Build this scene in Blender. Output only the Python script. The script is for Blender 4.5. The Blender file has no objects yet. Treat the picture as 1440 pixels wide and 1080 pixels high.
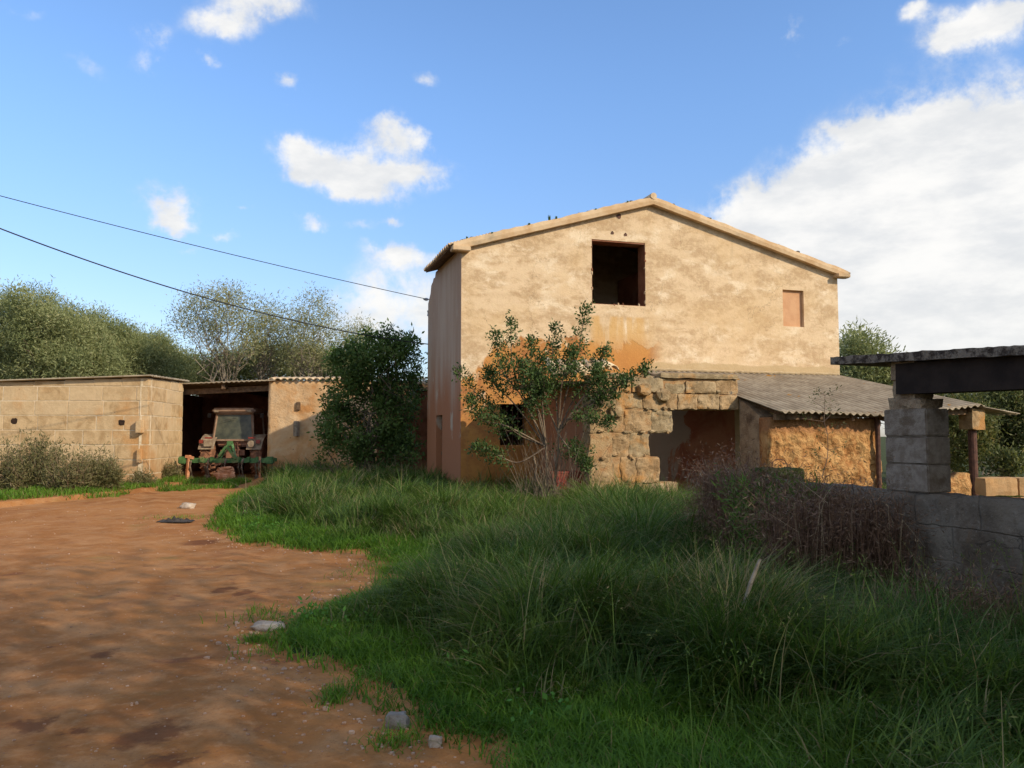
import bpy, bmesh, math, random
import numpy as np
from mathutils import Vector, Matrix, noise as mnoise

S = bpy.context.scene
COL = S.collection
R = math.radians
random.seed(7)
rng = np.random.default_rng(11)

# ------------------------------------------------------------------ camera
FPX = 1120.0
HZ = 612.0
EYE = 1.6
PITCH = math.atan((HZ - 540) / FPX)
cam = bpy.data.cameras.new('camera')
cam.sensor_width = 36
cam.lens = FPX / 1440 * 36
cam.clip_start = 0.1
cam.clip_end = 3000
co = bpy.data.objects.new('camera', cam)
COL.objects.link(co)
co.location = (0, 0, EYE)
co.rotation_euler = (R(90) + PITCH, 0, 0)
S.camera = co

# ------------------------------------------------------------------ view
S.view_settings.view_transform = 'Standard'
S.view_settings.look = 'None'
S.view_settings.exposure = 1.05
S.view_settings.gamma = 1.0
S.cycles.max_bounces = 6
S.cycles.transparent_max_bounces = 8

# ------------------------------------------------------------------ sun and sky
SUN_TH, SUN_EL = R(55), R(30)          # to the right of straight behind the camera
sdir = Vector((math.sin(SUN_TH) * math.cos(SUN_EL), -math.cos(SUN_TH) * math.cos(SUN_EL), math.sin(SUN_EL)))
sl = bpy.data.lights.new('sun', 'SUN')
sl.energy = 2.1
sl.angle = R(0.5)
sl.color = (1.0, 0.86, 0.66)
so = bpy.data.objects.new('sun', sl)
COL.objects.link(so)
so.rotation_euler = (-sdir).to_track_quat('-Z', 'Y').to_euler()
so.location = (20, -20, 30)


class NT:
    """tiny node-graph helper"""
    def __init__(s, tree):
        s.t = tree
        s.n = tree.nodes
        s.l = tree.links

    def put(s, inp, v):
        if isinstance(v, bpy.types.NodeSocket):
            s.l.new(v, inp)
        elif v is not None:
            if isinstance(v, (tuple, list)) and len(v) == 3 and inp.type == 'RGBA':
                v = (*v, 1)
            inp.default_value = v

    def math(s, op, a, b=None, c=None, clamp=False):
        n = s.n.new('ShaderNodeMath')
        n.operation = op
        n.use_clamp = clamp
        s.put(n.inputs[0], a)
        if b is not None: s.put(n.inputs[1], b)
        if c is not None: s.put(n.inputs[2], c)
        return n.outputs[0]

    def vmath(s, op, a, b=None, scale=None):
        n = s.n.new('ShaderNodeVectorMath')
        n.operation = op
        s.put(n.inputs[0], a)
        if b is not None: s.put(n.inputs[1], b)
        if scale is not None: s.put(n.inputs[3], scale)
        return n.outputs[1] if op in ('DOT_PRODUCT', 'LENGTH', 'DISTANCE') else n.outputs[0]

    def noise(s, scale=5, detail=4, rough=.55, vec=None, dist=0, color=False):
        n = s.n.new('ShaderNodeTexNoise')
        n.inputs['Scale'].default_value = scale
        n.inputs['Detail'].default_value = detail
        n.inputs['Roughness'].default_value = rough
        n.inputs['Distortion'].default_value = dist
        if vec is not None: s.put(n.inputs['Vector'], vec)
        return n.outputs['Color'] if color else n.outputs['Fac']

    def voro(s, scale=5, vec=None, feature='F1', out='Distance', rand=1):
        n = s.n.new('ShaderNodeTexVoronoi')
        n.feature = feature
        n.inputs['Scale'].default_value = scale
        n.inputs['Randomness'].default_value = rand
        if vec is not None: s.put(n.inputs['Vector'], vec)
        return n.outputs[out]

    def ss(s, v, a, b, lo=0.0, hi=1.0):
        n = s.n.new('ShaderNodeMapRange')
        n.interpolation_type = 'SMOOTHSTEP'
        s.put(n.inputs[0], v)
        s.put(n.inputs[1], a)
        s.put(n.inputs[2], b)
        s.put(n.inputs[3], lo)
        s.put(n.inputs[4], hi)
        return n.outputs[0]

    def mix(s, f, a, b, mode='MIX'):
        n = s.n.new('ShaderNodeMix')
        n.data_type = 'RGBA'
        n.blend_type = mode
        s.put(n.inputs[0], f)
        s.put(n.inputs[6], a)
        s.put(n.inputs[7], b)
        return n.outputs[2]

    def map(s, vec, scale=(1, 1, 1), loc=(0, 0, 0), rot=(0, 0, 0)):
        n = s.n.new('ShaderNodeMapping')
        s.put(n.inputs[0], vec)
        n.inputs[1].default_value = loc
        n.inputs[2].default_value = rot
        n.inputs[3].default_value = scale
        return n.outputs[0]

    def obj(s):
        return s.n.new('ShaderNodeTexCoord').outputs['Object']

    def pos(s):
        return s.n.new('ShaderNodeNewGeometry').outputs['Position']

    def xyz(s, v):
        n = s.n.new('ShaderNodeSeparateXYZ')
        s.put(n.inputs[0], v)
        return n.outputs[0], n.outputs[1], n.outputs[2]

    def comb(s, x, y, z):
        n = s.n.new('ShaderNodeCombineXYZ')
        s.put(n.inputs[0], x); s.put(n.inputs[1], y); s.put(n.inputs[2], z)
        return n.outputs[0]

    def attr(s, name):
        n = s.n.new('ShaderNodeAttribute')
        n.attribute_name = name
        return n.outputs['Fac']

    def bump(s, h, strength=.5, dist=.02):
        n = s.n.new('ShaderNodeBump')
        n.inputs['Strength'].default_value = strength
        n.inputs['Distance'].default_value = dist
        s.put(n.inputs['Height'], h)
        return n.outputs[0]


def pixdir(px, py):
    F = Vector((0, math.cos(PITCH), math.sin(PITCH)))
    U = Vector((0, -math.sin(PITCH), math.cos(PITCH)))
    return F + Vector((1, 0, 0)) * ((px - 720) / FPX) + U * ((540 - py) / FPX)


def at(px, py, Y):
    """point of the view ray through (px,py) at world depth Y"""
    d = pixdir(px, py)
    return Vector((0, 0, EYE)) + d * (Y / d.y)


def gnd(px, py):
    d = pixdir(px, py)
    return Vector((0, 0, EYE)) + d * (-EYE / d.z)


# ---- world: Nishita sky with drifting cumulus clouds laid out by direction
world = bpy.data.worlds.new('World')
S.world = world
world.use_nodes = True
w = NT(world.node_tree)
for n in list(w.n): w.n.remove(n)
sky = w.n.new('ShaderNodeTexSky')
sky.sky_type = 'NISHITA'
sky.sun_disc = False
sky.sun_elevation = SUN_EL
sky.sun_rotation = math.atan2(sdir.x, sdir.y)
sky.air_density = 1.0
sky.dust_density = 0.6
sky.ozone_density = 1.3
D = w.vmath('NORMALIZE', w.n.new('ShaderNodeTexCoord').outputs['Generated'])
dx, dy, dz = w.xyz(D)
# project on a cloud layer so clouds flatten towards the horizon
wob = w.noise(9, 5, .6, D, color=True)
Dw = w.vmath('ADD', D, w.vmath('SCALE', w.vmath('SUBTRACT', wob, (0.5, 0.5, 0.5)), scale=.06))
Dw = w.vmath('ADD', Dw, w.vmath('SCALE', w.vmath('SUBTRACT', w.noise(28, 4, .6, D, color=True), (0.5, 0.5, 0.5)), scale=.03))
# (px, py, half width, half height, weight): directions of the clouds
blobs = [
    (412, 210, 36, 22, .9), (440, 232, 44, 22, .9), (510, 228, 50, 34, .95), (575, 238, 62, 18, .95), (530, 268, 55, 20, .8), (548, 182, 34, 17, .8), (585, 200, 30, 14, .6), (480, 250, 40, 20, .6),
    (236, 292, 40, 24, .95), (244, 316, 32, 14, .6), (370, 4, 66, 24, .8), (310, 40, 52, 20, .45), (214, 92, 34, 16, .35), (218, 52, 30, 16, .32),
    (300, 88, 14, 10, .45), (398, 110, 18, 12, .5), (392, 147, 20, 9, .35), (600, 120, 22, 12, .38), (645, 158, 18, 9, .35),
    (438, 316, 22, 12, .5), (545, 310, 22, 8, .5), (312, 334, 20, 8, .45), (343, 292, 14, 7, .4), (498, 320, 26, 9, .3), (268, 348, 22, 8, .35),
    (570, 356, 50, 13, .6), (560, 430, 90, 62, .6), (470, 470, 110, 40, .3), (100, 90, 46, 14, .22), (20, 6, 40, 10, .22),
    (1380, 34, 60, 26, .85), (1340, 62, 34, 16, .5), (1435, 8, 40, 22, .8), (1288, 20, 24, 12, .45), (1116, 40, 20, 22, .42), (1195, 62, 16, 8, .2),
    (1205, 178, 40, 15, .8), (1310, 175, 55, 26, .95), (1436, 172, 34, 30, 1.0),
    (1240, 240, 90, 60, 1.1), (1180, 330, 150, 70, 1.3), (1360, 330, 180, 150, 1.5), (1150, 280, 60, 42, .9), (1080, 305, 62, 32, .8),
    (1120, 420, 260, 100, 1.3), (1490, 320, 100, 95, 1.3), (1400, 470, 260, 110, 1.3), (1620, 440, 200, 130, 1.2),
    (-180, 250, 90, 50, .8), (-420, 120, 150, 70, .7), (800, 470, 200, 50, .5),
]
dens = None
for (bx, by, bw, bh, wt) in blobs:
    c = pixdir(bx, by).normalized()
    rt = c.cross(Vector((0, 0, 1))).normalized()
    up = rt.cross(c).normalized()
    a = bw / FPX * c.y
    b = bh / FPX
    u = w.math('DIVIDE', w.vmath('DOT_PRODUCT', w.vmath('SUBTRACT', Dw, tuple(c)), tuple(rt)), a)
    v = w.math('DIVIDE', w.vmath('DOT_PRODUCT', w.vmath('SUBTRACT', Dw, tuple(c)), tuple(up)), b)
    q = w.math('ADD', w.math('MULTIPLY', u, u), w.math('MULTIPLY', v, v))
    g = w.math('MULTIPLY', w.math('EXPONENT', w.math('MULTIPLY', q, -1.15)), wt if wt > .7 else min(.8, wt * 1.45))
    if c.y > 0.2:
        dens = g if dens is None else w.math('ADD', dens, g)
dens = w.math('MULTIPLY', dens, w.math('GREATER_THAN', dy, 0.0))
# loose clouds elsewhere in the sky, added behind the camera for neutral fill
Dp = w.vmath('DIVIDE', D, w.comb(w.math('ADD', w.math('ABSOLUTE', dz), .25), w.math('ADD', w.math('ABSOLUTE', dz), .25), w.math('ADD', w.math('ABSOLUTE', dz), .25)))
back = w.math('MULTIPLY', w.ss(w.noise(2.2, 6, .55, Dp), .42, .60), w.ss(dy, .25, .05))
edge = w.noise(12, 9, .66, D, dist=.15)
fine = w.noise(42, 5, .6, D)
tex = w.math('ADD', w.math('MULTIPLY', w.math('SUBTRACT', edge, .5), 2.3), w.math('MULTIPLY', w.math('SUBTRACT', fine, .5), 1.0))
mask = w.ss(w.math('ADD', dens, w.math('MULTIPLY', tex, w.ss(dens, .02, .5))), .12, 1.08)
mask = w.math('MAXIMUM', mask, back)
# cloud brightness: white tops, soft grey undersides and billows
shade = w.ss(w.noise(11, 6, .6, w.map(D, (1, 1, 2.6))), .32, .7)
cl = w.mix(shade, (2.75, 2.8, 2.85), (3.5, 3.45, 3.35))
cl = w.mix(w.ss(dz, .02, .22), w.mix(shade, (2.7, 2.75, 2.78), (3.25, 3.25, 3.2)), cl)
# shift the clear air a little towards the photograph's blue
air = w.mix(1.0, sky.outputs[0], w.mix(w.ss(dz, -.02, .45), (.47, .465, .53), (.60, .73, .88)), 'MULTIPLY')
skycol = w.mix(w.math('MULTIPLY', mask, .97), air, cl)
bg = w.n.new('ShaderNodeBackground')
w.put(bg.inputs[0], skycol)
bg.inputs[1].default_value = 0.14
wo = w.n.new('ShaderNodeOutputWorld')
w.l.new(bg.outputs[0], wo.inputs[0])


# ------------------------------------------------------------------ materials
def material(name, fn, rough=.9, spec=.2):
    m = bpy.data.materials.new(name)
    m.use_nodes = True
    t = NT(m.node_tree)
    b = m.node_tree.nodes['Principled BSDF']
    b.inputs['Roughness'].default_value = rough
    b.inputs['Specular IOR Level'].default_value = spec
    r = fn(t)
    if isinstance(r, tuple) and isinstance(r[0], (bpy.types.NodeSocket, tuple)):
        c, nrm = r
    else:
        c, nrm = r, None
    t.put(b.inputs['Base Color'], c)
    if nrm is not None:
        t.l.new(nrm, b.inputs['Normal'])
    return m


def two_tone(name, a, b, scale=6, bump=.3, rough=.85, c=None, spec=.2, bd=.01):
    def f(t):
        p = t.obj()
        n1 = t.noise(scale, 6, .6, p)
        col = t.mix(t.ss(n1, .35, .65), a, b)
        if c:
            col = t.mix(t.ss(t.noise(scale * .37, 5, .6, t.map(p, loc=(5, 3, 1))), .52, .68), col, c)
        return (col, t.bump(t.noise(scale * 6, 5, .65, p), bump, bd))
    return material(name, f, rough, spec)


def leaf_mat(name, a, b, c=None, trans=.35):
    m = bpy.data.materials.new(name)
    m.use_nodes = True
    t = NT(m.node_tree)
    for n in list(t.n): t.n.remove(n)
    f = t.attr('tint')
    col = t.mix(t.ss(f, 0, .75), a, b)
    if c: col = t.mix(t.ss(f, .82, .97), col, c)
    d = t.n.new('ShaderNodeBsdfPrincipled')
    d.inputs['Roughness'].default_value = .6
    d.inputs['Specular IOR Level'].default_value = .25
    t.put(d.inputs['Base Color'], col)
    tr = t.n.new('ShaderNodeBsdfTranslucent')
    t.put(tr.inputs[0], t.mix(.5, col, t.mix(1.0, col, (1.3, 1.25, .6), 'MULTIPLY')))
    mx = t.n.new('ShaderNodeMixShader')
    mx.inputs[0].default_value = trans
    t.l.new(d.outputs[0], mx.inputs[1])
    t.l.new(tr.outputs[0], mx.inputs[2])
    o = t.n.new('ShaderNodeOutputMaterial')
    t.l.new(mx.outputs[0], o.inputs[0])
    return m


CREAM = (.63, .465, .29)
PALE = (.73, .59, .41)
TAN = (.455, .31, .175)
ORANGE = (.50, .235, .065)
DORANGE = (.33, .135, .045)


def f_facade(t):
    p = t.obj()
    x, y, z = t.xyz(p)
    big = t.noise(.55, 6, .62, p)
    med = t.noise(1.15, 10, .72, t.map(p, (1, 1, 2.0), (3, 1, 7)), dist=.15)
    fine = t.noise(9, 6, .7, p)
    col = t.mix(t.ss(med, .42, .56), TAN, CREAM)
    col = t.mix(t.ss(t.noise(1.0, 9, .72, t.map(p, (1, 1, 1.7), (9, 2, 4)), dist=.2), .5, .64), col, PALE)
    # faint horizontal bands where the stone courses show through
    band = t.math('SINE', t.math('MULTIPLY', t.math('ADD', z, t.math('MULTIPLY', med, .25)), 13.5))
    col = t.mix(t.math('MULTIPLY', t.ss(band, .2, 1.0), t.ss(big, .4, .6, 0, .3)), col, TAN)
    col = t.mix(t.ss(fine, .42, .70, 0, .55), col, (.66, .51, .31))
    col = t.mix(t.ss(t.noise(6, 8, .75, t.map(p, (1, 1, 1.4), (2, 2, 2))), .52, .70, 0, .6), col, (.42, .27, .14))
    col = t.mix(t.ss(t.noise(.45, 5, .6, t.map(p, loc=(13, 2, 5))), .46, .66, 0, .4), col, (.56, .38, .19))
    # orange earth plaster exposed on the lower part, with a ragged edge
    edge = t.math('ADD', t.math('MULTIPLY', t.math('SUBTRACT', t.noise(1.1, 7, .62, p, dist=.5), .5), 2.0), z)
    lim = t.ss(x, -.1, 1.3, 3.0, 3.9)
    om = t.math('MULTIPLY', t.ss(t.math('SUBTRACT', edge, lim), .07, -.07), t.ss(x, 5.6, 5.0))
    oc = t.mix(t.ss(t.noise(2.3, 6, .65, t.map(p, loc=(1, 1, 1))), .38, .62), DORANGE, ORANGE)
    oc = t.mix(t.ss(z, 2.5, .6, 0, .5), oc, (.40, .17, .04))
    # pale remnants of render on the orange
    rem = t.ss(t.noise(1.5, 6, .6, t.map(p, (1, 1, .8), (6, 6, 2)), dist=.6), .60, .66)
    rem = t.math('MULTIPLY', rem, t.ss(z, 1.9, 2.7))
    oc = t.mix(rem, oc, CREAM)
    col = t.mix(om, col, oc)
    # rusty run-off below the big opening
    st = t.math('MULTIPLY', t.ss(x, 3.35, 3.6), t.ss(x, 5.35, 4.75))
    st = t.math('MULTIPLY', st, t.ss(z, 4.74, 4.66))
    streak = t.noise(4, 5, .6, t.map(p, (1, 1, .12)))
    run = t.math('MULTIPLY', st, t.ss(t.math('ADD', streak, t.ss(z, 4.8, 3.4, 0, .22)), .40, .60))
    col = t.mix(t.math('MULTIPLY', run, .75), col, t.mix(t.ss(z, 4.4, 3.6), (.56, .33, .11), (.50, .22, .06)))
    # greyish band of newer mortar along the roof abutment
    ab = t.math('MULTIPLY', t.ss(t.math('ADD', z, t.math('MULTIPLY', t.noise(.8, 3, .5, p), .35)), 3.72, 3.68), t.ss(x, 4.8, 5.1))
    col = t.mix(t.math('MULTIPLY', ab, .8), col, (.44, .32, .17))
    # hairline cracks and weather streaks in the render
    vst = t.noise(3.2, 6, .65, t.map(p, (1, 1, .09), (4, 0, 0)))
    col = t.mix(t.math('MULTIPLY', t.ss(vst, .56, .70), t.ss(z, 5.2, 7.6, .12, .5)), col, (.36, .25, .14))
    ck = t.ss(t.voro(.75, t.vmath('ADD', p, t.vmath('SCALE', t.noise(2.2, 6, .65, p, color=True), scale=.9)), 'DISTANCE_TO_EDGE'), .008, .001)
    ck = t.math('MULTIPLY', ck, t.ss(t.noise(.8, 3, .5, t.map(p, loc=(2, 8, 1))), .52, .60))
    col = t.mix(t.math('MULTIPLY', ck, .55), col, (.17, .11, .06))
    # dirt specks
    sp = t.ss(t.voro(5.5, t.map(p, (1, 1, 1))), .07, .035)
    col = t.mix(t.math('MULTIPLY', sp, .45), col, (.2, .13, .07))
    h = t.math('ADD', t.math('MULTIPLY', t.noise(3.5, 8, .7, p), 1.0), t.math('ADD', t.math('MULTIPLY', om, -.35), t.math('MULTIPLY', t.noise(22, 4, .6, p), .3)))
    return (col, t.bump(h, .55, .035))


def f_sidewall(t):
    p = t.obj()
    x, y, z = t.xyz(p)
    st = t.noise(1.6, 6, .62, t.map(p, (1, 1, .18)))
    col = t.mix(t.ss(st, .32, .70), (.36, .235, .155), (.43, .32, .23))
    col = t.mix(t.ss(t.math('ADD', z, t.math('MULTIPLY', st, 3)), 5.4, 3.6), col, (.34, .145, .07))
    patch = t.ss(t.noise(1.5, 6, .6, t.map(p, (1, 1, .45), (2, 8, 3))), .60, .67)
    col = t.mix(patch, col, (.42, .33, .24))
    return (col, t.bump(t.noise(9, 7, .65, p), .4, .02))


def f_stone(t):
    p = t.obj()
    blk = t.attr('tint')
    n = t.noise(3.2, 8, .68, p, dist=.4)
    col = t.mix(t.ss(n, .38, .64), (.26, .165, .08), (.44, .30, .16))
    col = t.mix(t.ss(blk, .15, .9), col, t.mix(t.ss(n, .4, .6), (.24, .175, .095), (.38, .29, .17)))
    rust = t.ss(t.noise(1.1, 6, .66, t.map(p, loc=(4, 4, 4)), dist=.5), .48, .62)
    col = t.mix(t.math('MULTIPLY', rust, .85), col, (.44, .22, .07))
    col = t.mix(t.ss(t.noise(2.6, 7, .7, t.map(p, loc=(7, 1, 3))), .62, .72), col, (.13, .11, .085))
    h = t.math('ADD', t.noise(7, 9, .72, p), t.math('MULTIPLY', t.ss(t.voro(16, p), .0, .3), .25))
    return (col, t.bump(h, .8, .04))


def f_block(t):
    """pale sandstone blocks of the sheds"""
    p = t.obj()
    blk = t.attr('tint')
    n = t.noise(2.6, 8, .66, p, dist=.5)
    col = t.mix(t.ss(n, .35, .62), (.40, .26, .125), (.57, .40, .215))
    col = t.mix(t.ss(blk, .2, 1, 0, .6), col, (.62, .46, .27))
    col = t.mix(t.ss(t.noise(.7, 6, .6, t.map(p, loc=(2, 2, 9))), .53, .7, 0, .8), col, (.50, .26, .095))
    z = t.xyz(p)[2]
    col = t.mix(t.ss(t.math('ADD', z, t.noise(3, 4, .6, p)), 1.5, .7, 0, .8), col, (.42, .24, .11))
    col = t.mix(t.math('MULTIPLY', t.ss(t.voro(3.3, p), .085, .03), .6), col, (.12, .07, .04))
    h = t.math('ADD', t.noise(8, 8, .7, p), t.math('MULTIPLY', t.noise(40, 3, .6, p), .25))
    return (col, t.bump(h, .6, .03))


def f_garagewall(t):
    p = t.obj()
    n = t.noise(1.3, 8, .66, p, dist=.6)
    col = t.mix(t.ss(n, .35, .62), (.56, .32, .14), (.62, .43, .245))
    col = t.mix(t.ss(t.noise(.8, 6, .6, t.map(p, loc=(3, 7, 1))), .5, .64), col, (.50, .24, .085))
    z = t.xyz(p)[2]
    col = t.mix(t.ss(t.math('ADD', z, t.math('MULTIPLY', n, 1.4)), 1.9, 1.1, 0, .8), col, (.47, .23, .085))
    col = t.mix(t.math('MULTIPLY', t.ss(t.voro(2.6, p), .08, .03), .7), col, (.12, .06, .03))
    return (col, t.bump(t.noise(6, 9, .72, p), .8, .06))


def f_rubble(t):
    p = t.obj()
    n = t.noise(4.5, 9, .72, p, dist=.7)
    v = t.voro(5.5, t.vmath('ADD', p, t.vmath('SCALE', t.noise(4, 4, .6, p, color=True), scale=.35)))
    col = t.mix(t.ss(n, .36, .62), (.33, .145, .045), (.56, .32, .125))
    col = t.mix(t.ss(v, .10, .02), col, (.22, .10, .04))
    x, y, z = t.xyz(p)
    col = t.mix(t.ss(t.math('ADD', z, t.math('MULTIPLY', n, .5)), 1.85, 2.0), col, (.36, .17, .07))  # shade under the eave painted as a deeper brown top band
    return (col, t.bump(t.math('ADD', n, t.math('MULTIPLY', v, .8)), 1.0, .08))


HOLLOWS = [(gnd(a_, b_).x, gnd(a_, b_).y, r_) for a_, b_, r_ in [(50, 1020, .14), (110, 1032, .09), (215, 1036, .2), (240, 1076, .12), (318, 828, .17), (340, 833, .12), (285, 762, .35), (150, 918, .14)]]


def f_soil(t):
    p = t.pos()
    x, y, z = t.xyz(p)
    n1 = t.noise(.35, 7, .6, p, dist=.6)
    n2 = t.noise(1.9, 8, .68, t.map(p, loc=(3, 3, 0)), dist=.4)
    n3 = t.noise(14, 6, .7, p)
    col = t.mix(t.ss(n1, .36, .62), (.29, .112, .030), (.385, .165, .050))
    col = t.mix(t.ss(n2, .42, .66), col, (.42, .205, .080))
    col = t.mix(t.ss(n3, .5, .75, 0, .6), col, (.46, .25, .115))
    col = t.mix(t.ss(t.noise(45, 4, .7, p), .52, .7, 0, .5), col, (.22, .09, .04))
    col = t.mix(t.ss(t.noise(.9, 8, .7, t.map(p, (1, 1, 1), (11, 3, 0)), dist=.3), .50, .68, 0, .5), col, (.27, .105, .036))
    # damp dark patches and cattle-trodden clods
    damp = t.ss(t.noise(1.15, 7, .66, t.map(p, (1, 1.1, 1), (8, 2, 0)), dist=.6), .60, .68)
    col = t.mix(t.math('MULTIPLY', damp, .65), col, (.19, .066, .03))
    d2 = t.ss(t.noise(4.5, 5, .6, t.map(p, (1, 1.6, 1), (1, 5, 0))), .66, .71)
    col = t.mix(t.math('MULTIPLY', d2, .6), col, (.15, .055, .03))
    # damp trodden hollows of their own shape
    wp = t.vmath('ADD', p, t.vmath('SCALE', t.vmath('SUBTRACT', t.noise(3.5, 6, .7, p, color=True), (.5, .5, .5)), scale=.55))
    for (hx_, hy_, hr_) in HOLLOWS:
        dd = t.vmath('DISTANCE', t.vmath('MULTIPLY', wp, (1, .75, 0)), (hx_, hy_ * .75, 0))
        m_ = t.ss(dd, hr_, hr_ * .45)
        col = t.mix(t.math('MULTIPLY', m_, .75), col, (.13, .045, .018))
        damp = t.math('MAXIMUM', damp, m_)
    # grit
    peb = t.ss(t.voro(17, p), .13, .05)
    col = t.mix(t.math('MULTIPLY', peb, t.ss(t.noise(2, 3, .5, p), .48, .62, 0, .7)), col, (.58, .44, .32))
    # thin moss tint
    gm = t.ss(t.noise(.8, 6, .6, t.map(p, loc=(5, 9, 0))), .60, .72, 0, .35)
    col = t.mix(gm, col, (.17, .17, .05))
    h = t.math('ADD', t.math('MULTIPLY', n2, .8), t.math('ADD', t.math('MULTIPLY', n3, .35), t.math('ADD', t.math('MULTIPLY', peb, .15), t.math('MULTIPLY', damp, -.25))))
    h = t.math('ADD', h, t.math('MULTIPLY', t.noise(40, 5, .7, p), .30))
    return (col, t.bump(h, .5, .03))


def f_turf(t):
    p = t.pos()
    n = t.noise(1.4, 7, .65, p)
    col = t.mix(t.ss(n, .35, .65), (.035, .055, .014), (.075, .075, .028))
    return (col, t.bump(t.noise(20, 5, .7, p), .8, .05))


def f_corr(t):
    p = t.obj()
    n = t.noise(2.2, 7, .66, p)
    col = t.mix(t.ss(n, .36, .64), (.27, .21, .14), (.40, .325, .225))
    col = t.mix(t.ss(t.noise(9, 6, .7, t.map(p, (1, .25, 1))), .5, .72, 0, .6), col, (.20, .155, .10))
    lich = t.ss(t.noise(1.7, 7, .6, t.map(p, loc=(7, 2, 1)), dist=.5), .665, .70)
    col = t.mix(lich, col, (.42, .20, .035))
    return (col, t.bump(t.noise(30, 5, .6, p), .25, .01))


def f_lichen(t):
    p = t.obj()
    n = t.noise(13, 8, .72, p)
    col = t.mix(t.ss(n, .42, .58), (.06, .042, .032), (.26, .205, .155))
    return (col, t.bump(t.noise(22, 6, .7, p), 1.0, .03))


def f_graywall(t):
    p = t.obj()
    n = t.noise(1.6, 8, .68, p, dist=.8)
    col = t.mix(t.ss(n, .36, .62), (.14, .105, .075), (.25, .20, .15))
    col = t.mix(t.ss(t.noise(1.1, 7, .62, t.map(p, (1, 1, .45), (4, 6, 2))), .54, .64), col, (.27, .23, .18))
    col = t.mix(t.ss(t.noise(2.1, 7, .7, t.map(p, (1, 1, .7), (1, 9, 2)), dist=.8), .60, .67), col, (.22, .14, .08))
    col = t.mix(t.ss(t.noise(8, 8, .75, t.map(p, loc=(3, 3, 3))), .50, .66, 0, .6), col, (.085, .06, .042))
    col = t.mix(t.ss(t.noise(18, 5, .7, t.map(p, loc=(1, 7, 3))), .56, .70, 0, .6), col, (.36, .31, .25))
    col = t.mix(t.ss(t.xyz(p)[2], .98, 1.08, 0, .5), col, (.16, .125, .09))
    ox_, oy_, oz_ = t.xyz(t.vmath('ADD', p, t.vmath('SCALE', t.noise(4, 4, .6, p, color=True), scale=.06)))
    row = t.math('FLOOR', t.math('DIVIDE', oz_, .29))
    jx = t.math('ABSOLUTE', t.math('SUBTRACT', t.math('FRACT', t.math('ADD', t.math('DIVIDE', ox_, .62), t.math('MULTIPLY', row, .43))), .5))
    jz = t.math('ABSOLUTE', t.math('SUBTRACT', t.math('FRACT', t.math('DIVIDE', oz_, .29)), .5))
    jt = t.math('MAXIMUM', t.ss(jx, .485, .497), t.ss(jz, .465, .492))
    jt = t.math('MULTIPLY', jt, t.ss(t.noise(1.4, 4, .6, t.map(p, loc=(5, 5, 0))), .40, .58))
    col = t.mix(t.math('MULTIPLY', jt, .3), col, (.07, .052, .038))
    crack = t.ss(t.voro(1.5, t.vmath('ADD', p, t.vmath('SCALE', t.noise(3, 5, .6, p, color=True), scale=.5)), 'DISTANCE_TO_EDGE'), .009, .001)
    crack = t.math('MULTIPLY', crack, t.ss(t.noise(1.3, 3, .5, p), .48, .62))
    col = t.mix(t.math('MULTIPLY', crack, .7), col, (.05, .045, .04))
    h = t.math('SUBTRACT', t.math('ADD', t.noise(6, 8, .75, p), t.math('MULTIPLY', t.ss(t.voro(30, p), 0, .25), .12)), t.math('ADD', t.math('MULTIPLY', crack, .5), t.math('MULTIPLY', jt, .25)))
    return (col, t.bump(h, 1.0, .05))


M = {}
M['facade'] = material('ochre_render', f_facade)
M['side'] = material('red_render', f_sidewall)
M['stone'] = material('ruin_sandstone', f_stone)
M['block'] = material('shed_sandstone', f_block)
M['garage'] = material('earth_plaster', f_garagewall)
M['rubble'] = material('rubble_earth', f_rubble)
M['soil'] = material('red_soil', f_soil, .95, .1)
M['turf'] = material('turf_soil', f_turf, .95, .1)
M['corr'] = material('fibre_cement', f_corr)
M['lichen'] = material('lichen_slab', f_lichen)
M['gray'] = material('weathered_render', f_graywall)
M['mortar'] = two_tone('mortar', (.52, .40, .24), (.68, .55, .37), 5, .6)
M['mortar_ruin'] = two_tone('ruin_mortar', (.36, .20, .09), (.42, .29, .15), 5, .8, bd=.03)
M['verge'] = two_tone('verge_mortar', (.48, .31, .16), (.58, .42, .25), 2.5, .5, c=(.35, .27, .17), bd=.02)
M['tile'] = two_tone('clay_tile', (.50, .33, .18), (.62, .48, .31), 5, .5, c=(.30, .25, .17), bd=.02)
M['tile_pale'] = two_tone('pale_clay_tile', (.66, .50, .30), (.74, .60, .40), 5, .4, c=(.5, .36, .2))
M['blind'] = two_tone('blind_render', (.50, .27, .14), (.56, .32, .17), 4, .4)
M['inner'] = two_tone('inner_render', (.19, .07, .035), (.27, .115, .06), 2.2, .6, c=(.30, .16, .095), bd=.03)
M['wood'] = two_tone('old_wood', (.10, .06, .035), (.20, .125, .07), 8, .5)
M['wood_grey'] = two_tone('grey_wood', (.20, .15, .10), (.32, .26, .19), 8, .5)
M['concrete'] = two_tone('grey_block', (.23, .175, .13), (.33, .27, .21), 14, .9, c=(.17, .12, .08), bd=.02)
M['cap'] = two_tone('crumbling_stone', (.30, .20, .12), (.46, .33, .21), 5, 1.0, c=(.17, .11, .07), bd=.05)
M['beam'] = two_tone('shaded_beam', (.020, .012, .009), (.035, .022, .016), 5, .5)  # dimness under the canopy slab put into this very dark brown
M['iron'] = two_tone('rusty_iron', (.07, .035, .025), (.13, .06, .04), 12, .4, .7)
M['red'] = two_tone('faded_red_paint', (.25, .022, .018), (.32, .04, .03), 6, .2, .5, c=(.3, .08, .05), spec=.4)
M['rubber'] = two_tone('muddy_rubber', (.13, .065, .04), (.34, .16, .085), 7, .5, .85)
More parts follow.
